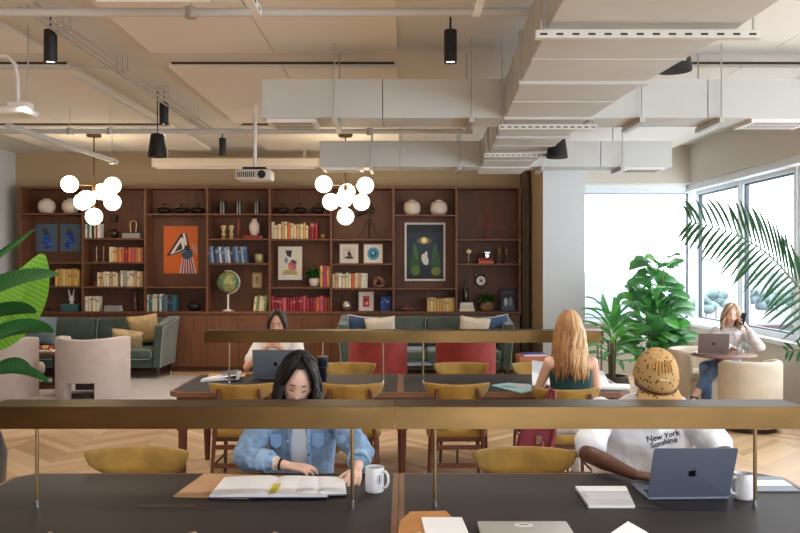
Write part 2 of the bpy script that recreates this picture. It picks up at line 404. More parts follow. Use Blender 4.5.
pipe('ceiling_pipe', 'pale capped pipe slanting beside the left globe chandelier', [(-3.86, 8.3, 3.1), (-3.79, 11.25, 3.1)], .03, [(-3.8, 11.1, 3.1)])
pipe('ceiling_pipe', 'thin dark line of pipe crossing above the left wall', [(-6.2, 7.6, 3.5), (X(110, 7.6), 7.6, 3.5)], .01)
pipe('ceiling_pipe', 'pale pipe slanting along the left ceiling panels', [(-2.98, 7.7, 3.46), (-2.98, 10.3, 3.46)], .014)
pipe('ceiling_pipe', 'pale pipe on the right ceiling above the window duct', [(3.9, 5.2, 3.45), (3.9, 9.8, 3.45)], .03)
t = pipe('cable_conduit', 'bent white conduit dropping to a box at left', [(-3.5, 6.6, 3.38), (X(8, 6.6), 6.6, 3.36), (X(15, 6.6), 6.6, 3.3), (X(18, 6.6), 6.6, 3.2), (X(18, 6.6), 6.6, 2.98)], .015, (), 'conduit', WHITE)
o = t.location
MB().rbox(X(-25, 6.6) - o.x, X(33, 6.6) - o.x, -.12, .12, 2.9 - o.z, 2.955 - o.z, .02).box(X(10, 6.6) - o.x, X(31, 6.6) - o.x, -.05, .05, 2.955 - o.z, 3.0 - o.z).build('mounting_box', WHITE, t)
MB().cyl((X(28, 6.6) - o.x, 0, 3.0 - o.z), (X(28, 6.6) - o.x, 0, CZ - o.z), .006, n=6).build('rod', STEEL, t)
# ceiling diffuser at the top
t = thing('ceiling_diffuser', 'white louvred air diffuser at the top of the picture', 'air vent', (X(172, 4.9), 4.75, 3.27))
MB().box(-.34, .34, -.3, .3, .03, .1).build('housing', WHITE, t)
for k in range(5): MB().box(-.3 + k * .03, .3 - k * .03, -.26 + k * .11, -.2 + k * .11, 0, .03).build('louvre', WHITE, t, rot=(.5, 0, 0), loc=(0, 0, 0))
for px, lb in ((258, 'left'), (476, 'right')):
    t = thing('strut_rail', 'short slotted white rail poking down at the top, %s one' % lb, 'rail', (X(px, 4.4), 4.4, 3.03), 0, 'short rails at the top')
    b = MB(); b.box(-.02, .02, -.7, 0, 0, .04); b.m(1)
    for q in range(5): b.box(-.0205, .0205, -.1 - q * .12, -.05 - q * .12, .013, .027)
    b.m(0); b.cyl((0, -.3, .04), (0, -.3, CZ - 3.03), .006, n=6); b.build('rail', [WHITE, BLACK], t)
# projector, screen housing
t = thing('projector', 'white projector hanging from the ceiling above the bookcase', 'projector', (X(255, 9.6), 9.6, Z(181, 9.6)))
MB().rbox(-.2, .2, -.15, .15, 0, .12, .03).build('body', mat((215, 210, 200), .5), t, smooth=40)
b = MB()
for q in range(9): b.box(-.17 + q * .022, -.16 + q * .022, -.153, -.149, .03, .09)
b.build('vent', BLACK, t); MB().lathe([(.045, -.165), (.045, -.14), (.03, -.14)], (.1, 0, .06), 16, 'y').build('lens', BLACK, t, smooth=50)
MB().box(-.13, .13, -.08, .08, .135, .15).box(-.12, -.1, -.02, .02, .11, .14).box(.1, .12, -.02, .02, .11, .14).build('bracket', BLACK, t)
MB().cyl((0, 0, .15), (0, 0, CZ - t.location.z), .022, n=12).box(-.08, .08, -.08, .08, CZ - t.location.z - .02, CZ - t.location.z).build('mount_pole', WHITE, t, smooth=50)
for k, (dx_, dy_) in enumerate([(a, b_) for a in (-4.2, -1.2, 1.9) for b_ in (3.0, 0.4, -2.2)]):  # unseen spotlights added as warm fill from above and behind the camera
    t = thing('downlight', 'added fill spotlight in a black cylinder, unseen above and behind the camera', 'ceiling light', (dx_, dy_, 3.3), 0, 'added fill spotlights out of view')
    MB().lathe([(.035, .02), (.047, 0), (.048, .004), (.048, .24), (.04, .245)], (0, 0, 0), 24).cyl((0, 0, .245), (0, 0, CZ - 3.3), .008, n=8).build('housing', BLACK, t, smooth=40)
    MB().lathe([(.034, .012), (.034, .019)], (0, 0, 0), 20).build('lens', mat((255, 236, 200), .3, emit=9), t)
    light('downlight_lamp', 'SPOT', (dx_, dy_, 3.288), (0, 0, 0), 60, (1, .93, .84), .03, spot=2.2)
t = thing('projection_screen', 'rolled up projection screen in a long white housing', 'projection screen', (X(236, 13.4), 13.4, 3.27))
MB().rbox(-1.32, 1.32, -.07, .07, 0, .15, .03).build('housing', mat((226, 214, 196), .5), t, smooth=40); MB().box(-1.25, 1.25, -.01, .01, -.02, .002).build('screen_bar', WHITE, t)
for s in (-1.1, 1.06): MB().box(s, s + .04, -.03, .03, .15, CZ - 3.27).build('bracket', STEEL, t)
# downlights
for px, Y, lb in ((50.5, 6.3, 'nearest of the row at left'), (164, 9.1, 'middle of the row at left'), (222.5, 11.7, 'farthest of the row at left'), (450.5, 6.3, 'hanging alone in front of the ducts')):
    zc = 3.24; x = X(px, Y)
    t = thing('downlight', 'black cylinder ceiling spotlight, ' + lb, 'ceiling light', (x, Y, zc), 0, 'black cylinder spotlights')
    MB().lathe([(.035, .02), (.047, 0), (.048, .004), (.048, .24), (.04, .245)], (0, 0, 0), 24).build('housing', BLACK, t, smooth=40)
    MB().lathe([(.034, .012), (.034, .019)], (0, 0, 0), 20).build('lens', mat((255, 236, 200), .3, emit=9), t)
    MB().cyl((0, 0, .245), (0, 0, CZ - zc), .008, n=8).build('stem', BLACK, t)
    light('downlight_lamp', 'SPOT', (x, Y, zc - .012), (0, 0, 0), 80, (1, .93, .84), .03, spot=1.9)
def speaker(x, Y, z, r, label):
    t = thing('pendant_speaker', label, 'speaker', (x, Y, z), 0, 'black pendant speakers')
    MB().lathe([(r * .9, .004), (r, 0), (r, .02), (r * .72, r * 2.3), (r * .6, r * 2.45), (.01, r * 2.5)], (0, 0, 0), 28).build('cabinet', BLACK, t, smooth=40)
    MB().lathe([(r * .88, -.002), (r * .88, .008)], (0, 0, 0), 28).build('grille', mat((30, 30, 32), .8, bump=.4, scale=300), t)
    MB().cyl((0, 0, r * 2.4), (0, 0, CZ - z), .006, n=6).build('cable', BLACK, t)
speaker(X(157.5, 9.0), 9.0, Z(157, 9.0), .1, 'black cone pendant speaker beside the left row of spotlights')
speaker(X(673, 6.0), 6.0, Z(71, 6.0), .13, 'black pendant speaker right of the main duct, nearer one')
speaker(X(557, 8.8), 8.8, Z(158, 8.8), .11, 'black pendant speaker right of the main duct, farther one')
# chandeliers
def chandelier(px, Y, label):
    x = X(px, Y); zc = Z(188, Y)
    t = thing('globe_chandelier', label, 'chandelier', (x, Y, zc), 0, 'globe chandeliers'); top = CZ - .052 - zc; u = Y / FPX
    MB().lathe([(.09, top - .035), (.1, top - .03), (.1, top - .001), (.02, top)], (0, 0, 0), 24).build('ceiling_rose', BRASST, t, smooth=40)
    MB().cyl((0, 0, -.38), (0, 0, top - .03), .009, n=8).lathe([(.001, -.05), (.03, -.03), (.03, .03), (.001, .05)], n=16).build('stem', BRASST, t, smooth=40)
    g = [(-21 * u, -.12, 3 * u), (20 * u, -.06, 2 * u), (0, .30, -2 * u), (-15.5 * u, .14, -13 * u), (0, -.28, -12.5 * u), (15.5 * u, .12, -13.5 * u), (0, 0, -28.5 * u)]
    r = .116
    for p in g:
        MB().tube([(0, 0, p[2] * .8), (p[0] * .6, p[1] * .6, p[2] * .9), p], .006, 8).build('arm', BRASSP, t, smooth=60)
    for p in g:
        MB().ball(p, r, 28, 18).build('globe', mat((255, 234, 200), .3, emit=6, name='opal_glass'), t, smooth=180)
chandelier(94, 11.8, 'brass chandelier with white globes above the left sofa')
chandelier(345.5, 11.8, 'brass chandelier with white globes in front of the tripod shelf')
# ---------------- bookcase ----------------
YF = 13.77; SW = FPX / YF
def bx_(px): return (px - CX) / SW
def bz_(py): return CH - (py - CY) / SW
VX = [20.5, 82.5, 145, 207, 269.5, 331, 393.5, 456.5, 520]
SH = [[213, 262, 286], [238, 262, 286.5], [213.5, 286.5], [213.5, 238.5, 263], [213.8, 238.8, 287], [238.8, 263.5, 288], [214.5, 288], [239, 263.5]]
bk = thing('bookcase', 'long dark walnut bookcase with cupboards filling the back wall', 'bookcase', (bx_(270), YF, 0))
bo = bx_(270); DP = .36; ZC = bz_(311.5); ZTOP = bz_(188.5)
MB().box(bx_(VX[0]) - bo, bx_(VX[-1]) - bo, DP, DP + .03, ZC, ZTOP).build('back_panel', WALNUT_D, bk)
MB().box(bx_(VX[0]) - .02 - bo, bx_(VX[-1]) + .02 - bo, 0, DP + .03, ZTOP, ZTOP + .035).build('top_panel', WALNUT, bk, bevel=.002)
MB().box(bx_(VX[0]) - .02 - bo, bx_(VX[-1]) + .02 - bo, -.02, DP + .03, ZC - .04, ZC).build('counter', WALNUT, bk, bevel=.002)
for px in VX: MB().box(bx_(px) - bo - .018, bx_(px) - bo + .018, .0, DP, ZC, ZTOP).build('upright', WALNUT, bk, bevel=.002)
for i, ss in enumerate(SH):
    for py in ss: MB().box(bx_(VX[i]) - bo + .018, bx_(VX[i + 1]) - bo - .018, .01, DP, bz_(py) - .028, bz_(py)).build('shelf', WALNUT, bk, bevel=.002)
MB().box(bx_(VX[0]) - bo, bx_(VX[-1]) - bo, .03, DP, .08, ZC - .04).build('cupboard_body', WALNUT_D, bk)
MB().box(bx_(VX[0]) - bo, bx_(VX[-1]) - bo, .05, DP, 0, .08).build('plinth', WALNUT_D, bk)
for i in range(8):
    for h in range(2):
        xa = bx_(VX[i]) + h * (bx_(VX[i + 1]) - bx_(VX[i])) / 2 - bo; xb = xa + (bx_(VX[i + 1]) - bx_(VX[i])) / 2
        d = MB().box(xa + .003, xb - .003, .008, .03, .085, ZC - .045).build('cupboard_door', WALNUT, bk, bevel=.002)
        kx = xb - .05 if h == 0 else xa + .05
        MB().lathe([(.006, .008), (.006, -.008), (.016, -.012), (.016, -.022), (.002, -.024)], (kx, 0, ZC - .13), 12, 'y').build('knob', BRASST, d, smooth=50)
bx_ = lambda px: X(px, YF + .1)
YS = YF + .06   # fronts of things on the shelves
def ord_(n): return ['first', 'second', 'third', 'fourth', 'fifth', 'sixth', 'seventh', 'eighth', 'ninth', 'tenth', 'eleventh', 'twelfth', 'thirteenth', 'fourteenth', 'fifteenth', 'sixteenth', 'seventeenth', 'eighteenth', 'nineteenth', 'twentieth'][n]
CN = {'yellow': (214, 174, 92), 'mustard': (190, 150, 70), 'cream': (222, 206, 170), 'ivory': (228, 220, 198), 'white': (232, 230, 222), 'red': (156, 36, 44), 'crimson': (122, 22, 38), 'pink': (190, 84, 100), 'orange': (206, 104, 52),
      'teal': (50, 110, 116), 'blue': (72, 98, 140), 'pale blue': (142, 164, 190), 'navy': (40, 52, 84), 'green': (120, 140, 90), 'brown': (120, 78, 50), 'magenta': (186, 50, 110), 'tan': (196, 160, 116), 'grey': (150, 150, 148), 'royal blue': (38, 74, 150), 'black': (34, 32, 34)}
def book(x0, wd, z, h, dep, color, label, group, lean=0, y=None, flatlie=False, rz=0, name='book'):
    y = YS if y is None else y
    t = thing(name, label, 'book', (x0 + wd / 2, y, z), 0, group)
    c = CN[color]; m = mat(c, .6, name='book_cloth')
    b = MB(); p = MB(); tk = .004; q0 = random.uniform(.5, .82); q1 = random.choice((0, .04, .1, .16))
    if flatlie:
        b.box(-wd / 2, wd / 2, 0, dep, 0, tk).box(-wd / 2, wd / 2, 0, dep, h - tk, h).box(-wd / 2, wd / 2, 0, .006, tk, h - tk)
        p.box(-wd / 2 + .006, wd / 2 - .006, .006, dep - .006, tk, h - tk)
    else:
        b.box(-wd / 2, -wd / 2 + tk, 0, dep, 0, h).box(wd / 2 - tk, wd / 2, 0, dep, 0, h).tube([(0, .004, 0), (0, .004, h)], wd / 2, 8)
        b.m(1).box(-wd / 2 - .0004, wd / 2 + .0004, -wd * .5 + .003, -wd * .3, h * q0, h * (q0 + q1)) if q1 > 0 else None
        p.box(-wd / 2 + tk, wd / 2 - tk, .006, dep - .008, .006, h - .006)
    q = tuple(int(v * .45 + 110 * .55) if sum(c) > 330 else min(255, int(v * .5 + 105)) for v in c)
    b.build('cover', [m, mat(q, .6)], t); p.build('pages', PAPER, t)
    t.rotation_euler = (0, lean, rz)
    return t
def book_row(px0, px1, pyb, pyt, cols, where, leanlast=0, jit=.12, seed=1, lean=0):
    rnd = random.Random(seed); n = len(cols); zs = bz_(pyb)
    x0, x1 = bx_(px0), bx_(px1); ws = [rnd.uniform(.75, 1.3) for _ in cols]; s = sum(ws); x = x0; hmax = bz_(pyt) - zs
    used = {}
    for i, c in enumerate(cols):
        wd = ws[i] / s * (x1 - x0); h = hmax * (1 - rnd.random() * jit)
        lb = '%s book, %s from the left in the %s' % (c, ord_(i), where)
        l = lean if lean else 0
        book(x, wd - .002, zs + (abs(math.sin(l)) * wd * .5 if l else 0), h, rnd.uniform(.15, .2), c, lb, 'books in the ' + where, l)
        x += wd
Yw, Mu, Cr, Iv, Wh, Re, Cm, Pk, Og, Te, Bl, Pb, Nv, Gr, Br, Mg, Tn, Gy, Rb, Bk = 'yellow mustard cream ivory white red crimson pink orange teal blue,pale blue,navy green brown magenta tan grey royal blue,black'.replace('royal blue', 'royal_blue').replace('pale blue', 'pale_blue').replace(',', ' ').split()
Pb = 'pale blue'; Rb = 'royal blue'
book_row(56, 80.5, 286, 268.5, [Yw, Mu, Yw, Cr, Yw, Yw, Mu, Yw, Yw], 'yellow row on the leftmost shelves', seed=2)
book_row(84, 101, 238, 222, [Re, Wh, Te, Wh, Bk, Cr, Re, Wh], 'red and white row behind left chandelier', seed=3)
book_row(110, 144, 262, 246.5, [Cr, Cr, Yw, Og, Tn, Og, Re, Og, Pk, Og, Tn, Og], 'cream to orange row beside the candlesticks', seed=4)
book_row(98, 118.5, 286.5, 271.5, [Cr, Tn, Cr, Iv, Tn, Cr, Cr], 'short cream row in the second bay', seed=5)
book_row(121, 144, 286.5, 270, [Iv, Gy, Cr, Iv, Cr, Tn, Cr, Tn], 'ivory row left of the orange artwork', seed=6)
book_row(85.5, 100, 311.5, 296.5, [Iv, Iv, Cr, Iv], 'white boxed set on the counter', jit=.03, seed=7)
book_row(147.5, 176, 311.5, 294, [Iv, Te, Iv, Cr, Te, Wh, Bl, Gr, Nv, Nv, Te], 'ivory and teal row below the orange artwork', seed=8)
book_row(209.5, 248, 263, 246, [Bl, Pb, Nv, Bl, Wh, Bl, Pb, Wh, Nv, Bl, Pb, Bl, Pb, Bl], 'blue row above the globe', seed=9, lean=-.1)
book_row(253.5, 267, 311.5, 295.5, [Cr, Gr, Cr, Cr, Gr], 'leaning pale green row right of the globe', seed=10, lean=.12)
book_row(271.5, 318, 238.8, 221.5, [Cr, Cr, Cr, Tn, Cr, Og, Cr, Cr, Tn, Cr, Yw, Cr, Cm, Re, Re], 'cream to red row below the dark bowls', seed=11, jit=.22)
book_row(320, 330.5, 287, 265.5, [Yw, Mg, Yw], 'yellow and magenta trio beside the potted plant', jit=.04, seed=12)
book_row(271.5, 330.5, 311.5, 295.5, [Re, Cm, Re, Pk, Cm, Re, Re, Cm, Re, Pk, Re, Cm, Re, Og, Pk, Re, Br], 'long red row on the counter', seed=13, jit=.2)
book_row(332.5, 367.5, 288, 272.5, [Cr, Tn, Wh, Cr, Cr, Iv, Og, Cr, Tn, Wh, Iv], 'cream row below the two small framed prints', seed=14)
book_row(380.5, 391.5, 311.5, 296.5, [Rb, Rb, Nv, Rb], 'royal blue set on the counter', jit=.04, seed=15)
book_row(427, 454.5, 311.5, 297.5, [Yw, Cr, Yw, Yw, Tn, Yw, Cr, Yw, Yw], 'yellow row below the tall garden picture', seed=16)
for i, (c, lb) in enumerate(((Iv, 'ivory book at the bottom of the flat stack beside the fern'), (Cr, 'cream book in the middle of the flat stack beside the fern'), (Wh, 'white book on top of the flat stack beside the fern'))):
    book(bx_(459 + i * .6), .25 - i * .02, bz_(311.5) + i * .047, .045, .18, c, lb, 'flat stack beside the fern', flatlie=True, rz=.05 * i)
for i, c in enumerate((Og, Re)):
    book(bx_(479), .23 - i * .02, bz_(263.5) + i * .045, .043, .16, c, '%s book lying flat under the toy camera, %s of two' % (c, ('lower', 'upper')[i]), 'books under the camera', flatlie=True)
book(bx_(244), .28, bz_(238.5), .05, .2, Re, 'red book lying flat under the white vase', 'book under the vase', flatlie=True)
book(bx_(104.5), .26, bz_(311.5), .05, .18, Gy, 'grey book lying flat, lower of two left of the bottle', 'two flat grey books', flatlie=True)
book(bx_(104.5) + .01, .24, bz_(311.5) + .051, .04, .17, Gy, 'grey book lying flat, upper of two left of the bottle', 'two flat grey books', flatlie=True)
book(bx_(123), .29, bz_(238), .08, .2, Gy, 'thick grey book lying flat under the horseshoe sculpture', 'book under the sculpture', flatlie=True)
YM = YF + .17
def vase(px, pyb, prof, m, label, name='vase', cat='vase', y=None, lid=None, group=None, sc=1):
    """profile given in bookcase pixels (radius, height)"""
    y = YM if y is None else y; k = sc / SW
    t = thing(name, label, cat, (bx_(px), y, bz_(pyb)), 0, group)
    MB().lathe([(max(r, .01) * k, z * k) for r, z in prof], n=28).build('body', m, t, smooth=50)
    if lid: MB().lathe([(max(r, .01) * k, z * k) for r, z in lid], n=20).build('lid', BRASST, t, smooth=50)
    return t
CER = mat((216, 204, 190), .5, name='pale_ceramic')
ROUND = [(5, 0), (7, 1), (8.8, 4.5), (9, 8), (8, 12), (5.5, 14.3), (3.5, 14.8), (3.3, 15.8), (3, 15.8), (3, 13)]
for px, pb, lb in ((45, 213, 'round off-white vase at the far left of the top shelf'), (69, 213, 'round off-white vase second from the left on the top shelf'), (412, 214.5, 'round white vase above the garden picture, left one'), (439, 214.5, 'round white vase above the garden picture, right one')):
    vase(px, pb, ROUND, CER, lb, group='round pale vases', sc=.96)
DK = mat((36, 26, 22), .3, coat=.4, name='dark_glaze')
for px, lb in ((162.5, 'first from the left'), (180, 'second from the left'), (196.5, 'third from the left'), (282, 'fourth from the left'), (300, 'fifth from the left'), (317.5, 'sixth from the left')):
    vase(px, 213.6, [(3.5, 0), (6.3, 2.5), (6.6, 4.5), (6, 5)], DK, 'low dark bowl with a brass lid on the top shelf, ' + lb, 'lidded_bowl', 'bowl', lid=[(6.2, 5), (5, 6.3), (1.2, 7), (1, 9), (2, 10.5), (.1, 11.5)], group='lidded bowls on the top shelf')
for px, r, lb in ((221.5, 4, 'left'), (238, 3.6, 'middle'), (256, 3.4, 'right')):
    vase(px, 213.5, [(r, 0), (r, 12.5), (r - .5, 12.5), (r - .5, 1)], mat((40, 40, 44), .12, coat=.6), 'dark glass cylinder vase on the top shelf, %s of three' % lb, 'cylinder_vase', group='dark cylinder vases')
for px, lb in ((222.5, 'left'), (230.5, 'right')):
    vase(px, 238.5, [(2.6, 0), (2.6, .8), (1, 2), (2.4, 4), (1.2, 7), (2.6, 11), (2.6, 13.5), (1.4, 13.8)], mat((196, 176, 130), .5), 'carved cream candle holder, %s of the pair beside the white vase' % lb, 'candle_holder', 'candle holder', group='cream candle holders')
t = thing('figurine', 'thin red figurine standing behind the cream candle holders', 'figurine', (bx_(237.5), YM, bz_(238.5)))
MB().lathe([(.03, 0), (.03, .01), (.006, .02), (.008, .1), (.016, .2), (.01, .3), (.02, .35), (.004, .38)], n=12).build('body', mat((150, 46, 40), .4), t, smooth=60)
vase(253.5, 234.9, [(3, 0), (4.8, 3), (5.4, 8), (4.8, 12), (2.6, 14), (2.4, 16), (2.9, 16.6)], CER, 'white vase with a narrow neck on a red book')
vase(258.5, 263.2, [(3.4, 0), (4.4, 2), (4.5, 8.6), (3.8, 9.4), (3.6, 8)], mat((176, 168, 120), .35, .3), 'small gold and cream pot right of the blue books', 'pot', 'pot')
vase(322.5, 238.8, [(2, 0), (3.2, 2), (3, 4.6), (1.4, 6)], mat((170, 140, 80), .4, .5), 'small brass dish right of the red books', 'dish', 'dish')
vase(95, 286.5, [(1.8, 0), (2.8, 2), (2.4, 4.4), (1, 5)], mat((120, 80, 44), .5), 'tiny brown pot left of the cream books', 'pot', 'pot')
vase(113, 238, [(1.6, 0), (4, 2.5), (4.4, 5), (3.6, 8), (1.4, 9.6)], mat((44, 26, 20), .35), 'dark round vase between books and sculpture')
t = thing('trinket_box', 'small dark square box hung under the left chandelier', 'box', (bx_(110), YF + DP - .12, bz_(221)))
MB().box(-.045, .045, 0, .12, 0, .1).build('box_body', mat((60, 36, 28), .5), t, bevel=.004); MB().box(-.05, .05, -.005, .12, .1, .112).build('lid', mat((80, 50, 36), .5), t, bevel=.003)
t = thing('horseshoe_sculpture', 'brass arch sculpture on a thick grey book', 'sculpture', (bx_(132), YM, bz_(238) + .082))
MB().tube([(-.04, 0, 0), (-.05, 0, .1)] + [(-.055 * math.cos(a), 0, .15 + .055 * math.sin(a)) for a in [PI * k / 8 for k in range(9)]] + [(.05, 0, .1), (.04, 0, 0)], .015, 10).build('arch', mat((180, 150, 110), .3, .8), t, smooth=60)
MB().box(-.08, .08, -.04, .04, -.002, .012).build('base', DK, t)
for px, lb in ((95, 'left'), (102, 'right')):
    vase(px, 262, [(1.8, 0), (1.8, .6), (.6, 1.4), (.9, 5), (.5, 9), (1.1, 13), (1.1, 14), (.6, 14.2), (.6, 16)], BRASSP, 'slim brass candlestick, %s of the pair in the second bay' % lb, 'candlestick', 'candle holder', group='slim brass candlesticks')
t = thing('hand_sculpture', 'white hand sculpture making a peace sign on a teal box', 'sculpture', (bx_(70), YM, bz_(304)))
b = MB(); b.ball((0, 0, .07), (.045, .03, .06), 12, 8).cyl((0, 0, -.01), (0, 0, .06), .03, n=12)
b.tube([(-.02, 0, .1), (-.04, 0, .17), (-.055, 0, .23)], [.014, .013, .01], 10).tube([(.02, 0, .1), (.03, 0, .17), (.04, 0, .235)], [.014, .013, .01], 10)
b.tube([(.03, -.01, .09), (.02, -.035, .11), (0, -.035, .09)], [.012, .012, .009], 10).tube([(-.03, -.02, .06), (-.01, -.04, .08), (.02, -.035, .07)], [.013, .012, .01], 10)
b.build('hand', WHITE, t, smooth=60)
t = thing('storage_box', 'teal box under the white hand sculpture', 'box', (bx_(70), YM, bz_(311.5)))
MB().rbox(-.14, .14, -.1, .1, 0, .075, .008).build('box_body', mat((52, 96, 100), .6), t); MB().rbox(-.143, .143, -.103, .103, .078, .115, .008).build('lid', mat((60, 108, 112), .6), t)
for px, lb in ((36, 'left'), (47, 'right')): vase(px, 311.5, [(1.5, 0), (2, 1.5), (1.5, 3), (.5, 3.6)], DK, 'tiny dark pot on the counter at far left, %s one' % lb, 'pot', 'pot', group='tiny dark pots')
vase(134, 311.5, [(3, 0), (3.2, 1), (3.2, 11), (1.4, 13), (1.2, 17), (1.6, 17.2), (1.6, 19)], mat((70, 24, 20), .2, coat=.5), 'dark red glass bottle on the counter under the ivory books', 'bottle', 'bottle')
t = thing('bowl_ornament', 'low black rounded ornament on the counter right of the teal books', 'ornament', (bx_(193), YM, bz_(311.5)))
MB().ball((0, 0, .07), (.11, .08, .07), 18, 10).build('body', BLACK, t, smooth=180); MB().tube([(-.07, 0, .12), (-.03, 0, .19), (.03, 0, .19), (.07, 0, .12)], .012, 8).build('handle', BLACK, t, smooth=60)
# globe
t = thing('globe', 'green desk globe on a white stand between the bookcase uprights', 'globe', (bx_(227.5), YF + .15, bz_(311.5)))
gm = mat((108, 128, 78), .4, name='globe_map'); nt = gm = gm.copy(); gm.name = 'globe_map'
nd = gm.node_tree.nodes; nz = nd.new('ShaderNodeTexNoise'); nz.inputs['Scale'].default_value = 9; tcn = nd.new('ShaderNodeTexCoord'); rp = nd.new('ShaderNodeValToRGB')
rp.color_ramp.elements[0].position = .47; rp.color_ramp.elements[0].color = lin((96, 132, 104)); rp.color_ramp.elements[1].position = .53; rp.color_ramp.elements[1].color = lin((172, 168, 96))
e_ = rp.color_ramp.elements.new(.64); e_.color = lin((158, 140, 84))
gm.node_tree.links.new(tcn.outputs['Object'], nz.inputs['Vector']); gm.node_tree.links.new(nz.outputs['Fac'], rp.inputs[0]); gm.node_tree.links.new(rp.outputs[0], nd['Principled BSDF'].inputs['Base Color'])
gc = (0, 0, bz_(282.5) - bz_(311.5)); MB().ball(gc, .18, 28, 18).build('sphere', gm, t, smooth=180)
MB().tube([(gc[0] + .19 * math.sin(a), 0, gc[2] + .19 * math.cos(a)) for a in [-.3 + k * .28 for k in range(13)]], .009, 8).build('meridian', WHITE, t, smooth=60)
MB().lathe([(.09, 0), (.09, .012), (.02, .03), (.014, .1), (.018, gc[2] - .2), (.03, gc[2] - .195)], n=20).build('stand', WHITE, t, smooth=50)
# framed pictures; art as flat patches
def picture(px0, px1, py0, py1, fr, frm, base, shapes, label, mat_w=0, y=None, name='framed_picture', lean=True, cat='picture', matc=(226, 222, 212)):
    y = YF + .2 if y is None else y
    k = FPX / y
    x0, x1 = (px0 - CX) / k, (px1 - CX) / k; z0, z1 = CH - (py1 - CY) / k, CH - (py0 - CY) / k
    wd, ht = x1 - x0, z1 - z0
    t = thing(name, label, cat, ((x0 + x1) / 2, y, z0))
    if fr:
        MB().box(-wd / 2, wd / 2, 0, .022, 0, fr).box(-wd / 2, wd / 2, 0, .022, ht - fr, ht).box(-wd / 2, -wd / 2 + fr, 0, .022, fr, ht - fr).box(wd / 2 - fr, wd / 2, 0, .022, fr, ht - fr).build('frame', frm, t, bevel=.002)
    q = fr
    b = MB(); ms = [flat(*(matc if mat_w else base))]; b.box(-wd / 2 + q, wd / 2 - q, .01, .02, q, ht - q)
    iw, ih = wd - 2 * q - 2 * mat_w, ht - 2 * q - 2 * mat_w; ox, oz = -wd / 2 + q + mat_w, q + mat_w; yy = .0096
    if mat_w: ms.append(flat(*base)); b.m(len(ms) - 1).box(ox, ox + iw, yy, .01, oz, oz + ih); yy -= .0004
    idx = {}
    for s in shapes:
        col = tuple(s[-1])
        if col not in idx: ms.append(flat(*col)); idx[col] = len(ms) - 1
        b.m(idx[col])
        if s[0] == 'e':
            _, cx, cy, rx, ry, rot, _c = s; pts = []
            for j in range(16):
                a = 2 * PI * j / 16; u, v = rx * iw * math.cos(a), ry * ih * math.sin(a)
                pts.append((ox + cx * iw + u * math.cos(rot) - v * math.sin(rot), oz + cy * ih + u * math.sin(rot) + v * math.cos(rot)))
        else: pts = [(ox + p[0] * iw, oz + p[1] * ih) for p in s[1]]
        pts = [(min(max(p[0], ox), ox + iw), min(max(p[1], oz), oz + ih)) for p in pts]
        b.add([(p[0], yy, p[1]) for p in pts], [tuple(range(len(pts)))]); yy -= .00012
    b.build('picture', ms, t, recalc=False)
    return t
rb = random.Random(5)
for px0, px1, lb, sgn in ((35.5, 57, 'left', 1), (60, 80.5, 'right', -1)):
    sh = [('e', .5 + sgn * (.12 * math.sin(k)) + rb.uniform(-.12, .12), .18 + k * .05, .13, .07, rb.uniform(-1, 1), ((24, 70, 176), (20, 50, 140), (60, 110, 200))[k % 3]) for k in range(11)]
    sh += [('e', .45 + rb.uniform(-.1, .15), .7 + .04 * k, .08, .05, k, (56, 84, 50)) for k in range(4)]
    picture(px0, px1, 224, 251.5, 0, None, (84, 104, 124), sh, 'small canvas of blue flowers on grey, %s of the pair' % lb, y=YF + DP - .03, name='canvas_painting')
picture(163.5, 198, 226, 273.5, 0, None, (216, 104, 34), [('p', [(.45, 0), (.55, .34), (.85, .34), (.95, 0)], (216, 190, 190))] + [('p', [(.5 + .09 * k, 0), (.57 + .05 * k, .34), (.6 + .05 * k, .34), (.545 + .09 * k, 0)], (150, 50, 80)) for k in range(5)] + [
    ('e', .68, .42, .17, .12, 0, (52, 78, 110)), ('e', .9, .52, .07, .12, .3, (200, 140, 110)), ('e', .55, .5, .2, .05, .4, (200, 140, 110)),
    ('p', [(.08, .36), (.5, .84), (.66, .86), (.72, .66), (.78, .5), (.6, .48), (.4, .42)], (40, 34, 50)), ('p', [(.18, .4), (.5, .76), (.6, .74), (.6, .52), (.4, .45)], (232, 226, 222)), ('p', [(.3, .44), (.5, .66), (.55, .52)], (40, 34, 50)), ('p', [(.55, .84), (.62, .85), (.68, .6), (.62, .58)], (232, 226, 222))],
    'orange artwork of a figure holding a black and white shape overhead', y=YF + DP - .03, name='canvas_painting')
picture(278, 302, 246.5, 280, .02, mat((226, 214, 206), .5), (222, 220, 206), [('p', [(.25, .95), (.6, .95), (.55, .7), (.35, .75)], (52, 50, 60)), ('p', [(.1, .1), (.9, .1), (.8, .3), (.2, .26)], (176, 168, 120)), ('e', .62, .42, .2, .16, .5, (186, 90, 130)), ('e', .7, .55, .16, .06, -.5, (70, 60, 66)), ('e', .52, .36, .12, .08, .2, (214, 120, 60)), ('e', .3, .6, .1, .1, 0, (120, 150, 190))],
        'pink framed collage picture above the red books', mat_w=.02, y=YF + .24)
picture(339.5, 358.5, 243.8, 263.5, .012, mat((196, 176, 150), .5), (214, 206, 194), [('e', .5, .2, .36, .1, 0, (60, 44, 40)), ('e', .5, .5, .12, .2, 0, (50, 40, 40)), ('e', .5, .72, .12, .11, 0, (214, 150, 140)), ('e', .62, .45, .06, .2, .4, (40, 40, 42))], 'small print of a dark dancing figure, pale frame', mat_w=.045)
picture(363.5, 383, 243.8, 263.5, .012, mat((196, 150, 110), .5), (226, 224, 216), [('e', .5, .5, .44, .46, 0, (70, 150, 186)), ('e', .5, .5, .26, .28, 0, (30, 96, 140)), ('e', .48, .56, .12, .12, 0, (120, 190, 210))], 'small framed print of a bright blue round shape', mat_w=.035)
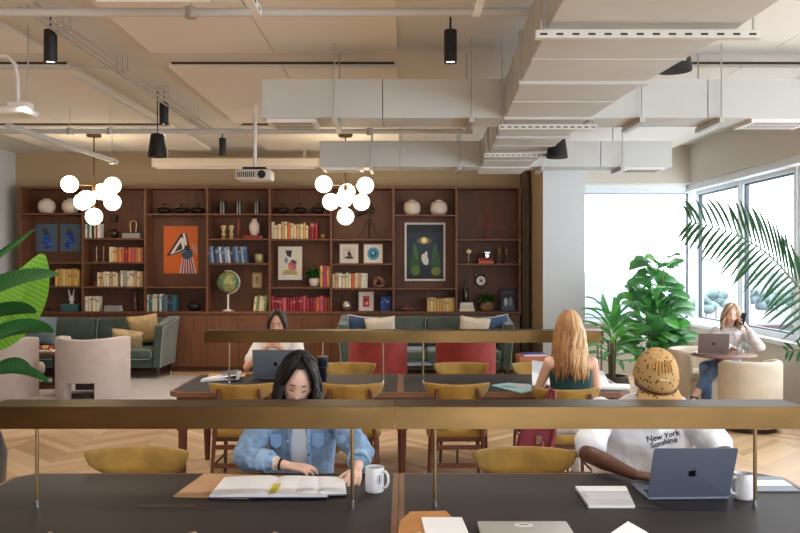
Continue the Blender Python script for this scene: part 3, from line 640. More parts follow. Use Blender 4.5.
picture(358.5, 373.8, 291.5, 311.3, .016, mat((214, 186, 176), .5), (206, 60, 76), [('e', .45, .55, .2, .22, 0, (60, 44, 52)), ('e', .6, .35, .25, .15, 0, (230, 160, 150))], 'small pink framed print on the counter beside the blue books', mat_w=.055)
picture(251.5, 262.5, 272, 288.5, .02, mat((150, 110, 60), .4, .6), (200, 184, 150), [('e', .5, .5, .24, .3, 0, (170, 150, 110)), ('e', .5, .62, .1, .1, 0, (120, 94, 70))], 'tiny gold framed portrait right of the globe', y=YF + DP - .03)
picture(404.5, 445.5, 222.5, 281, .022, mat((214, 206, 196), .4), (34, 48, 66), [('p', [(0, 1), (1, 1), (1, .86), (0, .86)], (20, 30, 44)), ('p', [(.22, .1), (.78, .1), (.74, .8), (.26, .8)], (40, 62, 74)), ('p', [(0, 0), (1, 0), (.9, .1), (.1, .1)], (26, 26, 28)),
    ('e', .22, .28, .13, .22, 0, (40, 84, 50)), ('e', .25, .16, .12, .1, 0, (90, 120, 50)), ('e', .8, .3, .12, .24, 0, (50, 90, 56)), ('e', .8, .14, .13, .08, .3, (120, 130, 60)), ('e', .24, .5, .06, .16, .2, (70, 110, 70)), ('e', .76, .52, .05, .14, -.2, (60, 100, 66)),
    ('p', [(.38, .06), (.62, .06), (.66, .24), (.34, .24)], (28, 32, 50)), ('e', .5, .36, .09, .11, .3, (226, 224, 214)), ('e', .53, .46, .04, .05, 0, (226, 224, 214)), ('e', .48, .7, .2, .06, 0, (120, 110, 70)), ('e', .48, .71, .09, .06, 0, (250, 214, 130)), ('e', .48, .71, .045, .032, 0, (255, 246, 214))],
    'tall white framed night garden picture with a glowing lamp', y=YF + DP - .04, mat_w=.012)
picture(499.5, 517, 288.5, 311.3, .014, BLACK, (40, 44, 50), [('p', [(.1, 0), (.9, 0), (.8, .5), (.2, .5)], (90, 110, 120)), ('e', .35, .4, .12, .2, 0, (220, 224, 224)), ('e', .65, .42, .12, .22, 0, (150, 170, 176)), ('e', .5, .85, .4, .06, 0, (80, 90, 104))], 'dark photo in a black frame at the right end of the counter')
# tripod telescope
t = thing('tripod_telescope', 'black telescope on a wooden tripod behind the right chandelier', 'telescope', (bx_(368.5), YM, bz_(238.8)))
for a in (90, 210, 330): MB().tube([(.19 * math.cos(math.radians(a)) , .12 * math.sin(math.radians(a)), 0), (.01, 0, .36)], [.008, .013], 8).build('leg', mat((50, 34, 26), .4), t, smooth=60)
MB().tube([(-.2, 0, .40), (.04, 0, .47), (.1, 0, .50)], [.028, .022, .014], 12).build('tube', BLACK, t, smooth=50); MB().cyl((0, 0, .34), (0, 0, .46), .016).build('head', BRASST, t)
MB().tube([(.05, 0, .42), (.05, 0, .58)], [.04, .012], 10).build('eyepiece', BLACK, t, smooth=60)
# sculptures etc
t = thing('knot_sculpture', 'rosy brown knotted sculpture at the end of the cream books', 'sculpture', (bx_(378.5), YM, bz_(288)))
MB().tube([(.07 * (1 + .25 * math.cos(3 * a)) * math.cos(2 * a), .06 * math.sin(3 * a), .085 + .07 * (1 + .25 * math.cos(3 * a)) * math.sin(2 * a)) for a in [2 * PI * k / 40 for k in range(41)]], .021, 8).build('knot', mat((150, 100, 92), .5), t, smooth=60)
vase(346, 311.5, [(2, 0), (4, 1.5), (5.2, 4.5), (4.4, 8), (3.4, 9.8), (3, 9.5)], mat((190, 186, 176), .25, .8), 'small silver pot on the counter left of the pink framed print', 'pot', 'pot')
t = thing('toy_car', 'small dark red toy car on the counter', 'toy', (bx_(407), YM, bz_(311.5)))
MB().rbox(-.1, .1, -.04, .04, .02, .055, .012).rbox(-.05, .04, -.034, .034, .05, .085, .012).build('body', mat((110, 28, 26), .3, coat=.5), t, smooth=50)
for sx in (-.06, .06):
    for sy in (-.04, .04): MB().lathe([(.018, -.008), (.018, .008)], (sx, sy, .018), 12, 'y').build('wheel', BLACK, t)
t = thing('wire_sculpture', 'red crossed bar sculpture on the top right shelf', 'sculpture', (bx_(490), YM, bz_(239)))
rm = mat((120, 26, 26), .5)
MB().box(-.012, .012, -.012, .012, 0, .62).box(-.07, .07, -.05, .05, 0, .015).build('post', rm, t); MB().box(-.24, .24, -.008, .008, .17, .19).box(-.16, -.14, -.008, .008, .17, .3).box(-.04, -.02, -.03, .03, .02, .12).build('lower_bar', rm, t, rot=(0, .02, 0)); MB().box(-.16, .16, -.008, .008, .44, .455).box(.12, .135, -.008, .008, .34, .455).build('upper_bar', rm, t)
t = thing('mirror_stand', 'small round brass mirror on a stem on the right shelf', 'ornament', (bx_(469), YM, bz_(263.5)))
MB().lathe([(.06, 0), (.055, .012), (.008, .025), (.007, .15)], n=20).build('stand', BRASSP, t, smooth=50); MB().lathe([(.002, -.012), (.04, -.008), (.045, 0), (.04, .008), (.002, .012)], (0, 0, .2), 20, 'y').build('disc', BRASSP, t, smooth=50)
t = thing('toy_camera', 'small black and silver camera on two red books', 'camera', (bx_(487), YM - .04, bz_(263.5) + .09))
MB().rbox(-.065, .065, -.03, .03, 0, .075, .01).build('body', BLACK, t); MB().box(-.04, .05, -.025, .025, .075, .1).build('top_plate', CHROME, t, bevel=.004); MB().lathe([(.03, -.065), (.032, -.03)], (0, 0, .038), 18, 'y').build('lens', CHROME, t, smooth=50)
for px, lb in ((500, 'left'), (507.5, 'right')):
    vase(px, 263.5, [(2.8, 0), (2.8, 1.4), (1.2, 2.4), (1.2, 8), (2.4, 9), (2.4, 15.8), (1.8, 16)], mat((104, 74, 42), .45), 'turned dark wood candle holder, %s of the pair on the right shelf' % lb, 'candle_holder', 'candle holder', group='turned wood candle holders')
t = thing('clock', 'round clock with a dark scrolled surround above the fern', 'clock', (bx_(482), YF + DP - .06, bz_(281)))
b = MB()
for k in range(4):
    a = PI / 4 + k * PI / 2; b.tube([(0, .02, 0), (.09 * math.cos(a), .02, .09 * math.sin(a)), (.125 * math.cos(a + .2), .02, .125 * math.sin(a + .2))], [.03, .022, .012], 8)
b.build('surround', mat((44, 30, 24), .45), t, smooth=60)
b = MB()
for k in range(4): a = PI / 4 + k * PI / 2; b.ball((.125 * math.cos(a), .01, .125 * math.sin(a)), .016, 10, 6)
b.build('knob', mat((200, 160, 130), .4), t, smooth=180)
MB().lathe([(.085, .01), (.09, 0), (.08, -.012), (.075, -.004)], n=28, ax='y').build('bezel', BRASST, t, smooth=40); MB().lathe([(.078, -.006), (.078, .004)], n=28, ax='y').build('dial', WHITE, t)
MB().box(-.003, .003, -.009, -.007, 0, .05).box(0, .035, -.009, -.007, -.003, .003).build('hand', BLACK, t)
MB().cyl((0, .03, -.13), (0, .03, -.12), .03).build('bracket', BLACK, t)
vase(466, 302.2, [(2.8, 0), (3, 1), (3, 12), (1.3, 15.5), (1.1, 20), (1.4, 21)], mat((30, 24, 24), .2, coat=.5), 'dark wine bottle standing on the flat stack of books', 'bottle', 'bottle')
def leafy(t, c, n, r, h, m, seed, L=.12, wd=.035, droop=.6, name='foliage'):
    rnd = random.Random(seed); b = MB()
    for k in range(n):
        a = rnd.random() * 2 * PI; el = rnd.uniform(.1, 1.4); st = Vector(c) + V(rnd.uniform(-1, 1) * r * .3, rnd.uniform(-1, 1) * r * .3, rnd.random() * h * .6)
        leaf_into(b, st, (math.cos(a) * math.cos(el), math.sin(a) * math.cos(el), math.sin(el)), L * rnd.uniform(.7, 1.2), wd * rnd.uniform(.8, 1.2), droop * rnd.uniform(.5, 1.2), 6)
    return b.build(name, m, t, smooth=180)
def leaf_into(b, st, d, L, wd, droop=.5, n=10, fold=.25, prof=None, twist=0, wave=0):
    """a leaf blade: midrib bends down under `droop`, two half-blades folded along it"""
    d = Vector(d).normalized(); side = d.cross(V(0, 0, 1)); side = side.normalized() if side.length > 1e-3 else V(1, 0, 0)
    p = Vector(st); vs = []; h = Vector((d.x, d.y, 0)); el = math.asin(max(-1, min(1, d.z))); h = h.normalized() if h.length > 1e-6 else V(1, 0, 0)
    for i in range(n + 1):
        t = i / n; e = el - droop * t * 1.3
        dd = h * math.cos(e) + V(0, 0, 1) * math.sin(e); up = side.cross(dd)
        w_ = (prof(t) if prof else math.sin(PI * min(1, t * .97 + .02)) ** .75) * wd
        sd = (side * math.cos(twist) + up * math.sin(twist))
        upn = sd.cross(dd); k = 1 + wave * math.sin(t * 19)
        vs += [p + sd * w_ + upn * w_ * fold * k, p.copy(), p - sd * w_ + upn * w_ * fold * (2 - k)]
        p = p + dd * (L / n)
    b.add(vs, [f for i in range(n) for f in ((i * 3, i * 3 + 1, i * 3 + 4, i * 3 + 3), (i * 3 + 1, i * 3 + 2, i * 3 + 5, i * 3 + 4))])
LEAF = mat((58, 116, 48), .45, var=.3, scale=14, name='leaf_green')
t = thing('potted_plant', 'bushy trailing plant in a white pot beside the magenta book', 'plant', (bx_(314), YM - .02, bz_(287)))
MB().lathe([(.05, 0), (.075, .02), (.09, .09), (.08, .14), (.07, .14), (.06, .1)], n=24).build('pot', CER, t, smooth=50); leafy(t, (-.02, 0, .15), 90, .14, .14, LEAF, 4, .13, .03, 1.2)
t = thing('potted_plant', 'green fern in a tan pot on the counter', 'plant', (bx_(487.5), YM - .03, bz_(311.5)))
MB().lathe([(.07, 0), (.1, .02), (.115, .1), (.1, .15), (.08, .15), (.07, .1)], n=24).build('pot', mat((150, 116, 86), .8), t, smooth=50); leafy(t, (0, 0, .15), 110, .14, .1, mat((48, 104, 40), .5, var=.3, scale=14), 9, .17, .016, 1.3)
# ---------------- sofas ----------------
def cushion(wd, ht, th, name, m, t_label, cat, loc, rot, piping=None, group=None, n=14):
    o = thing(name, t_label, cat, loc, 0, group); b = MB()
    def fz(s):
        def f(u, v):
            a, c = 2 * u - 1, 2 * v - 1; e = (1 - a ** 4) ** .5 * (1 - c ** 4) ** .5; pin = 1 - .07 * (1 - abs(a) ** 1.5 * 1) * abs(c) ** 4; pin2 = 1 - .07 * (1 - abs(c) ** 1.5) * abs(a) ** 4
            return V(a * wd / 2 * pin2, s * th / 2 * e, c * ht / 2 * pin)
        return f
    b.grid(fz(1), n, n).grid(fz(-1), n, n); b.build('cushion_cover', m, o, smooth=180)
    if piping:
        pts = []
        for k in range(4 * n + 1):
            q = (k / n) % 4; i = int(q); f = q - i; u, v = ((f, 0), (1, f), (1 - f, 1), (0, 1 - f))[i]; pts.append(fz(1)(u, v) * 1.005)
        MB().tube(pts, .008, 6).build('piping', piping, o, smooth=60)
    o.rotation_euler = rot
    return o
def sofa(label, cx, yf, wd, dep, zseat, zback, nseat, rz=0):
    t = thing('sofa', label, 'sofa', (cx, yf + dep / 2, 0), rz); h = wd / 2; d = dep / 2; aw = .12
    MB().rbox(-h + aw, h - aw, -d + .06, d - .08, .18, zseat - .13, .02).build('frame', GREENV, t, smooth=40)
    n = nseat; sw = (wd - 2 * aw) / n
    for k in range(n):
        o = MB().rbox(-h + aw + k * sw + .006, -h + aw + (k + 1) * sw - .006, -d, d - .2, zseat - .13, zseat + .03, .05).build('seat_cushion', GREENV, t, smooth=60)
        MB().tube([(-h + aw + k * sw + .04, -d + .004, zseat - .125), (-h + aw + (k + 1) * sw - .04, -d + .004, zseat - .125), (-h + aw + (k + 1) * sw - .012, -d + .01, zseat - .06), (-h + aw + (k + 1) * sw - .04, -d + .006, zseat + .012), (-h + aw + k * sw + .04, -d + .006, zseat + .012)], .007, 6).build('piping', PIPE, o, smooth=60)
        o = MB().rbox(-h + aw + k * sw + .006, -h + aw + (k + 1) * sw - .006, -.1, .1, 0, zback - zseat - .02, .07).build('back_cushion', GREENV, t, smooth=60, loc=(0, d - .2, zseat + .02), rot=(-.14, 0, 0))
        for xx in (-h + aw + k * sw + .01, ): MB().tube([(xx, -.1, .05), (xx, -.09, zback - zseat - .08), (xx + .02, -.04, zback - zseat - .02)], .007, 6).build('piping', PIPE, o, smooth=60)
    MB().rbox(-h + .02, h - .02, d - .11, d, .18, zback - .02, .03).build('back_frame', GREENV, t, smooth=40)
    for s in (-1, 1):
        b = MB()
        def ring(z, o_): return [(s * (h - aw + o_ * .5), -d + .02, z), (s * (h + o_), -d - .0 - o_ * .3, z), (s * (h + o_ * 1.2), d, z), (s * (h - aw), d, z)]
        b.rings([ring(.18, 0), ring(.4, .01), ring(zback - .1, .05), ring(zback - .05, .06)])
        b.v[-4:] = [Vector(p) + V(0, 0, dz) for p, dz in zip(b.v[-4:], (-.03, -.02, .07, .07))]
        o = b.build('arm', GREENV, t, bevel=.02, smooth=50)
        MB().tube([(s * (h - .0), -d - .003, .19), (s * (h + .01), -d - .008, .4), (s * (h + .05), -d - .016, zback - .12), (s * (h + .07), d, zback)], .008, 6).build('piping', PIPE, o, smooth=60)
    for sx in (-1, 1):
        for sy, rr in ((-1, 0), (1, 0)):
            MB().lathe([(.018, 0), (.02, .05), (.016, .06), (.03, .12), (.032, .19)], (sx * (h - .06), sy * (d - .08), 0), 16).build('leg', mat((44, 30, 24), .3, coat=.4), t, smooth=50)
            MB().lathe([(.023, .0), (.024, .045)], (sx * (h - .06), sy * (d - .08), .001), 16).build('castor_cap', CHROME, t, smooth=50)
    return t
sofa('sage green velvet sofa at left behind the two blush chairs', -4.83, 12.78, 2.36, .86, .44, .90, 2)
cushion(.52, .48, .16, 'cushion', mat((128, 146, 154), .9, var=.12, scale=30, bump=.2), 'pale blue-grey cushion at the left end of the left sofa', 'cushion', (-5.58, 13.08, .73), (.25, .1, 0))
cushion(.48, .34, .15, 'cushion', mat((196, 170, 128), .9, var=.35, scale=16, stretch=(1, 1, 3)), 'patterned tan lumbar cushion on the left sofa', 'cushion', (-4.2, 12.96, .60), (.5, .14, .1))
cushion(.48, .48, .16, 'cushion', mat((192, 162, 116), .9, var=.18, scale=12), 'golden tan cushion leaning at the right arm of the left sofa', 'cushion', (-4.0, 13.14, .74), (.3, -.12, .0))
sofa('sage green velvet sofa in the centre behind the red chairs', .34, 12.55, 2.5, .9, .44, .93, 2)
WP = mat((226, 222, 214), .8)
for x, c, lb, pp, ry in ((-.62, (62, 82, 112), 'blue cushion with white piping at the left end of the centre sofa', WP, .12), (-.33, (216, 204, 184), 'cream cushion beside the left blue cushion', None, -.1), (1.06, (220, 206, 184), 'cream cushion beside the right blue cushion', None, .12), (1.38, (70, 96, 134), 'blue cushion with white piping at the right end of the centre sofa', WP, -.15)):
    cushion(.46, .44, .15, 'cushion', mat(c, .9, var=.06, scale=20, bump=.1), lb, 'cushion', (x, 12.74 + (0 if pp is None else .14), .75), (.3, ry, 0), pp)
# rug
struct_rug = MB().box(-6.1, -2.75, 9.6, 13.25, 0, .012).build('rug', mat((188, 182, 180), .95, var=.08, scale=1.6, bump=.2, bscale=200, name='beige_rug'))
tag(struct_rug, 'large beige rug under the left sofa and blush chairs', 'rug')
# ---------------- lounge chairs ----------------
def shell(b, ro, ri, z0, z1f, a0, a1, n=36, rr=.03):
    """curved upholstered wall between two radii, open toward -y side of the arc; z1f(angle) = top height"""
    rr_ = []
    for i in range(n + 1):
        a = a0 + (a1 - a0) * i / n; z1 = z1f(a); c, s_ = math.cos(a), math.sin(a)
        prof = [(ro, z0), (ro, z1 - rr), (ro - rr * .3, z1 - rr * .3), (ro - rr, z1), (ri + rr, z1), (ri + rr * .3, z1 - rr * .3), (ri, z1 - rr), (ri, z0)]
        rr_.append([V(r * c, r * s_, z) for r, z in prof])
    b.rings(rr_)
def blush_chair(loc, rz, label):
    t = thing('lounge_chair', label, 'armchair', loc, rz, 'blush lounge chairs')
    R = .47; b = MB()
    # chair faces +y, back wall toward -y; notch cut out under the back
    top = lambda a: .79 - .05 * max(0, math.sin(a)) - .02 * max(0, -math.sin(a)) ** 3
    a0, a1 = PI - .35, 2 * PI + .35
    nt_ = .36
    shell(b, R, R - .11, .22, top, a0, a1, 44)
    shell(b, R, R - .11, 0, lambda a: .24, a0, 1.5 * PI - nt_ - .12, 18, .005); shell(b, R, R - .11, 0, lambda a: .24, 1.5 * PI + nt_ + .02, a1, 18, .005)
    b.build('shell', BLUSH, t, smooth=45)
    MB().rbox(-.34, .34, -.32, .42, .24, .42, .07).build('seat_cushion', BLUSH, t, smooth=50)
    MB().box(-.16, .12, -.2, .3, .1, .2).build('seat_frame', mat((70, 60, 54), .6), t)
    return t
blush_chair((X(90.5, 11.15), 11.25, .012), .0, 'pale blush barrel chair seen from behind, right one of the pair')
blush_chair((X(0, 11.15), 11.25, .012), -.35, 'pale blush barrel chair partly behind the big leaves at far left')
def barrel(loc, rz, m, label, group, R=.38, ht=.74, z0=.0, base=None, open_=.45, rimdrop=.06):
    t = thing('barrel_chair', label, 'armchair', loc, rz, group); b = MB()
    shell(b, R, R - .09, z0, lambda a: ht - rimdrop * max(0, math.sin(a)), PI - open_, 2 * PI + open_, 44, .035); b.build('shell', m, t, smooth=45)
    MB().lathe([(.001, z0), (R - .05, z0), (R - .03, z0 + .02), (R - .03, .36), (.001, .36)], n=36).build('seat_base', m, t, smooth=40)
    MB().lathe([(.001, .362), (R - .1, .362), (R - .095, .38), (R - .095, .43), (R - .13, .46), (.001, .47)], (0, .02, 0), 36).build('seat_cushion', m, t, smooth=50)
    if base: MB().lathe([(R - .06, 0), (R - .06, z0 - .001), (.001, z0 - .001)], n=36).build('plinth', base, t, smooth=40)
    return t
barrel((X(378, 10.9), 10.9, 0), .0, REDV, 'brick red velvet barrel chair behind the desks, left one', 'red barrel chairs', R=.375, ht=.8, z0=.03, base=BLACK)
barrel((X(465.5, 10.9), 10.9, 0), .0, REDV, 'brick red velvet barrel chair behind the desks, right one', 'red barrel chairs', R=.385, ht=.8, z0=.03, base=BLACK)
DW = mat((58, 34, 24), .4, name='dark_plinth')
barrel((X(752, 8.95), 9.0, 0), .18, CREAMF, 'cream barrel chair with its back to us at the round table', 'cream barrel chairs', R=.32, ht=.74, z0=.06, base=DW)
barrel((3.62, 10.35, 0), PI + .5, CREAMF, 'cream barrel chair that the woman on the phone sits in', 'cream barrel chairs', R=.39, ht=.72, z0=.06, base=DW)
# side tables
t = thing('side_table', 'small dark wood open side table between the blush chairs', 'side table', (X(46, 12), 12.0, .012))
WD2 = mat((112, 72, 48), .5, name='side_table_wood')
MB().rbox(-.2, .2, -.2, .2, .46, .5, .02).build('top', WD2, t); MB().box(-.2, .2, -.2, .2, 0, .05).build('base', WD2, t, bevel=.004)
MB().box(-.2, -.17, -.19, .19, .05, .46).box(.17, .2, -.19, .19, .05, .46).build('side', mat((44, 30, 24), .5), t)
t2 = thing('flower_tray', 'low tray of orange and red blooms on the small side table', 'ornament', (X(46, 11.95), 11.95, .514))
b = MB(); rnd = random.Random(3)
for k in range(26): b.ball((rnd.uniform(-.12, .12), rnd.uniform(-.09, .09), .04 + rnd.random() * .035), .022, 8, 6); b.cm = k % 3
b.build('blooms', [mat((206, 90, 40), .6), mat((170, 40, 34), .6), mat((226, 180, 120), .6)], t2, smooth=180); MB().rbox(-.15, .15, -.11, .11, 0, .03, .02).build('tray', WHITE, t2)
t = thing('coffee_table', 'low dark coffee table in front of the centre sofa', 'coffee table', (.15, 11.75, 0))
MB().rbox(-.6, .6, -.28, .28, .34, .38, .03).build('top', mat((50, 46, 44), .3), t)
for sx in (-.5, .5):
    for sy in (-.2, .2): MB().cyl((sx, sy, 0), (sx, sy, .34), .018, n=10).build('leg', BLACK, t)
t = thing('magazine', 'white and blue magazine on the low coffee table', 'magazine', (X(418, 11.6), 11.6, .381), .3)
MB().box(-.16, .16, -.12, .12, 0, .012).build('pages', PAPER, t); MB().box(-.161, .161, -.121, .121, .012, .014).box(-.1, .1, -.08, 0, .014, .015).build('cover', mat((120, 150, 196), .4), t)
t = thing('side_table', 'tan leather cube table right of the centre sofa', 'side table', (X(532, 11.4), 11.4, 0))
TANL = mat((186, 118, 80), .6, name='tan_leather')
MB().rbox(-.2, .2, -.2, .2, .46, .53, .015).build('top', TANL, t); MB().box(-.19, .19, -.19, .19, .0, .46).build('body', TANL, t, bevel=.006)
MB().box(-.12, .14, -.193, -.19, .2, .4).build('opening', mat((60, 34, 26), .7), t)
t = thing('magazine', 'purple and white magazines on the tan leather cube table', 'magazine', (X(533, 11.35), 11.35, .531), .15)
MB().box(-.15, .15, -.11, .11, 0, .02).build('pages', PAPER, t); MB().box(-.151, .151, -.111, .111, .021, .03).build('cover', mat((92, 72, 150), .4), t)
# low console between pier and window
t = thing('console', 'small brown wooden console under the corner window', 'console', (X(591, 12.9), 12.9, 0))
MB().rbox(-.16, .16, -.15, .15, .55, .75, .01).build('body', mat((128, 96, 76), .6), t)
for sx in (-.13, .13):
    for sy in (-.12, .12): MB().cyl((sx, sy, 0), (sx, sy, .55), .014, n=8).build('leg', mat((128, 96, 76), .6), t)
# ---------------- long desks ----------------
def desk(yc, label):
    t = thing('long_desk', label, 'desk', (-.02, yc, 0), 0, 'long desks'); D0, D1, H = -.545, .565, .75
    L, R, c, e = -1.82, 1.81, .09, .024
    outA = [(-.0005, D0), (L + c, D0), (L, D0 + c), (L, D1 - c), (L + c, D1), (-.0005, D1)]
    inA = [(-.026, D0 + e), (L + c + .01, D0 + e), (L + e, D0 + c + .01), (L + e, D1 - c - .01), (L + c + .01, D1 - e), (-.026, D1 - e)]
    for s, nm in ((1, 'left'), (-1, 'right')):
        k = 1 if s == 1 else R / L
        oa = [(x * k if abs(x) > .1 else x * s, y) for x, y in outA]; ia = [(x * k if abs(x) > .1 else x * s, y) for x, y in inA]
        MB().prism(oa, H - .042, H - .0015).build('desk_edge', TWOOD, t, bevel=.002)
        MB().prism(ia, H - .004, H).build('desk_surface', LINO, t)
        h = MB().box(s * -.95 - .12, s * -.95 + .12, -.02, .02, H, H + .0012).build('power_hatch', mat((52, 48, 47), .5), t)
        MB().lathe([(.004, H), (.004, H + .003)], (s * -.95 + .1, 0, 0), 10).lathe([(.004, H), (.004, H + .003)], (s * -.95 - .12, 0, 0), 10).build('screw', CHROME, h)
    MB().box(L + .15, R - .15, D0 + .07, D0 + .1, H - .11, H - .042).box(L + .15, R - .15, D1 - .1, D1 - .07, H - .11, H - .042).build('apron', LEGW, t)
    for x in (-1.73, .012, 1.72):
        for y in (D0 + .13, D1 - .13):
            MB().rbox(x - .045, x + .045, y - .03, y + .03, .43, H - .042, .012).tube([(x, y, .44), (x, y, .3), (x, y, 0)], [.036, .034, .022], 14).build('leg', LEGW, t, smooth=50)
    return t
YD1, YD2 = 3.51, 7.17
desk(YD1, 'long dark-topped desk nearest the camera'); desk(YD2, 'long dark-topped desk of the second row')
def shade_light(y, xa, xb, posts, label, up=0):
    cx = (xa + xb) / 2; h = (xb - xa) / 2; t = thing('desk_light', label, 'desk light', (cx, y, .75), 0, 'brass desk lights')
    z0, z1 = 1.094 - .75 + up * .5, 1.179 - .75 + up; w0, w1 = .105, .095
    b = MB(); b.rings([[(-h, -w0, z0), (-h, -w1, z1), (-h, w1, z1), (-h, w0, z0), (-h, w0 - .003, z0), (-h, w1 - .004, z1 - .004), (-h, -w1 + .004, z1 - .004), (-h, -w0 + .003, z0)],
                       [(h, -w0, z0), (h, -w1, z1), (h, w1, z1), (h, w0, z0), (h, w0 - .003, z0), (h, w1 - .004, z1 - .004), (h, -w1 + .004, z1 - .004), (h, -w0 + .003, z0)]])
    b.build('shade', BRASS, t)
    MB().box(-h + .001, h - .001, -w1 + .004, w1 - .004, z1 - .0035, z1 + .0015).build('shade_top', BRASST, t)
    for s in (-1, 1): MB().prism([(-w0 + .003, z0 + .002), (w0 - .003, z0 + .002), (w1 - .004, z1 - .004), (-w1 + .004, z1 - .004)], s * h - (.004 if s > 0 else 0), s * h + (0 if s > 0 else .004), 'x').build('end_cap', BRASS, t)
    MB().box(-h + .1, h - .1, -.02, .02, z1 - .03, z1 - .012).build('lamp_strip', mat((210, 205, 195), .5), t)
    for px in posts:
        p = MB().cyl((px - cx, 0, .002), (px - cx, 0, z1 - .01), .0078, n=14).build('post', BRASSP, t, smooth=50)
        MB().lathe([(.012, 0), (.012, .01), (.0085, .03), (.0085, .034)], (px - cx, 0, .0), 16).build('foot', CHROME, p, smooth=40)
shade_light(3.484, -1.665, -.0365, (-1.5, -.208), 'long brass trough light on the nearest desk, left half')
shade_light(3.484, -.0335, 1.60, (.131, 1.443), 'long brass trough light on the nearest desk, right half')
shade_light(7.09, -1.635, -.0095, (-1.45, -.167), 'long brass trough light on the second desk, left half', .02)
shade_light(7.09, -.0065, 1.63, (.167, 1.45), 'long brass trough light on the second desk, right half', .02)
# ---------------- desk chairs ----------------
def desk_chair(loc, rz, label):
    t = thing('desk_chair', label, 'chair', loc, rz, 'mustard velvet desk chairs')
    # faces +y ; back pad
    n = 28; rr = []
    for i in range(n + 1):
        u = -1 + 2 * i / n; uu = max(-.9995, min(.9995, u)); f = (1 - abs(uu) ** 2.2) ** .5
        x = .252 * u; y = -.245 + .115 * u * u; hz = .008 + .068 * f; top = .83 + .010 * u * u - .010 * (1 - f); th = .006 + .017 * f ** .7
        ang = math.atan2(.23 * u, .252); nx, ny = -math.sin(ang), math.cos(ang); ring = []
        for j in range(14):
            a = 2 * PI * j / 14; ca, sa = math.cos(a), math.sin(a)
            o = th * (abs(ca) ** .7) * (1 if ca > 0 else -1); v = hz * (abs(sa) ** .8) * (1 if sa > 0 else -1)
            ring.append(V(x + nx * o, y + ny * o - .02 * v / .07, top - hz + v))
        rr.append(ring)
    MB().rings(rr).build('backrest', MUST, t, smooth=180)
    b = MB(); b.rbox(-.235, .235, -.19, .24, .405, .475, .06, 6); b.build('seat', MUST, t, smooth=60)
    b = MB(); b.rbox(-.215, .215, -.17, .21, .375, .404, .02); b.build('seat_frame', LEGW, t, smooth=40)
    for s in (-1, 1):
        MB().tube([(s * .215, -.24, 0), (s * .195, -.215, .40), (s * .172, -.225, .62), (s * .160, -.252, .765), (s * .156, -.258, .795)], [.0125, .017, .017, .019, .012], 12).build('leg', LEGW, t, smooth=60)
        MB().tube([(s * .205, .225, 0), (s * .19, .2, .39)], [.0125, .018], 12).build('leg', LEGW, t, smooth=60)
        MB().cyl((s * .205, -.225, .2), (s * .198, .215, .2), .01, n=10).build('stretcher', LEGW, t, smooth=60)
    MB().box(-.2, .2, -.225, -.205, .325, .36).build('rear_rail', LEGW, t, bevel=.004)
    MB().box(-.2, .2, -.228, -.208, .185, .22).build('stretcher', LEGW, t, bevel=.004)
    MB().cyl((0, -.215, .21), (0, -.215, .34), .008, n=8).build('spindle', BLACK, t)
    return t
def P2(px, Y): return (X(px, Y), Y, 0)
c0 = desk_chair((X(143, 4.27), 4.27 - .24, 0), PI, 'mustard chair alone at the far side of the nearest desk, at left')
def chair(px, yb, face, label):
    y = yb - .24 if face < 0 else yb + .24
    dup(c0, (X(px, yb), y, 0), PI if face < 0 else 0, label)
c0.location.y = 4.27 - .24
chair(522, 4.27, -1, 'mustard chair alone between the two people at the nearest desk'); 
chair(300, 4.62, -1, 'mustard chair the woman in the denim jacket sits on')
chair(655, 4.62, -1, 'mustard chair the man in the spotted cap sits on')
chair(112, 2.815, 1, 'mustard chair on the near side of the nearest desk, leftmost'); chair(345, 2.815, 1, 'mustard chair on the near side of the nearest desk, beside the brown folder')
chair(239, 6.50, 1, 'mustard chair with its back to us at the second desk, leftmost'); chair(350, 6.50, 1, 'mustard chair with its back to us at the second desk, behind the black-haired woman')
chair(457.5, 6.50, 1, 'mustard chair backing us at the second desk, below the red chairs'); chair(568.5, 6.24, 1, 'mustard chair the long-haired blonde woman sits on')
chair(278, 8.32, -1, 'mustard chair the woman with the blue laptop sits on'); chair(349, 7.95, -1, 'mustard chair facing us beyond the second desk beside the tumbler'); chair(460, 7.95, -1, 'mustard chair facing us beyond the second desk in front of the right red chair')
chair(537, 7.95, -1, 'mustard chair facing us beyond the second desk beside the tan cube table')
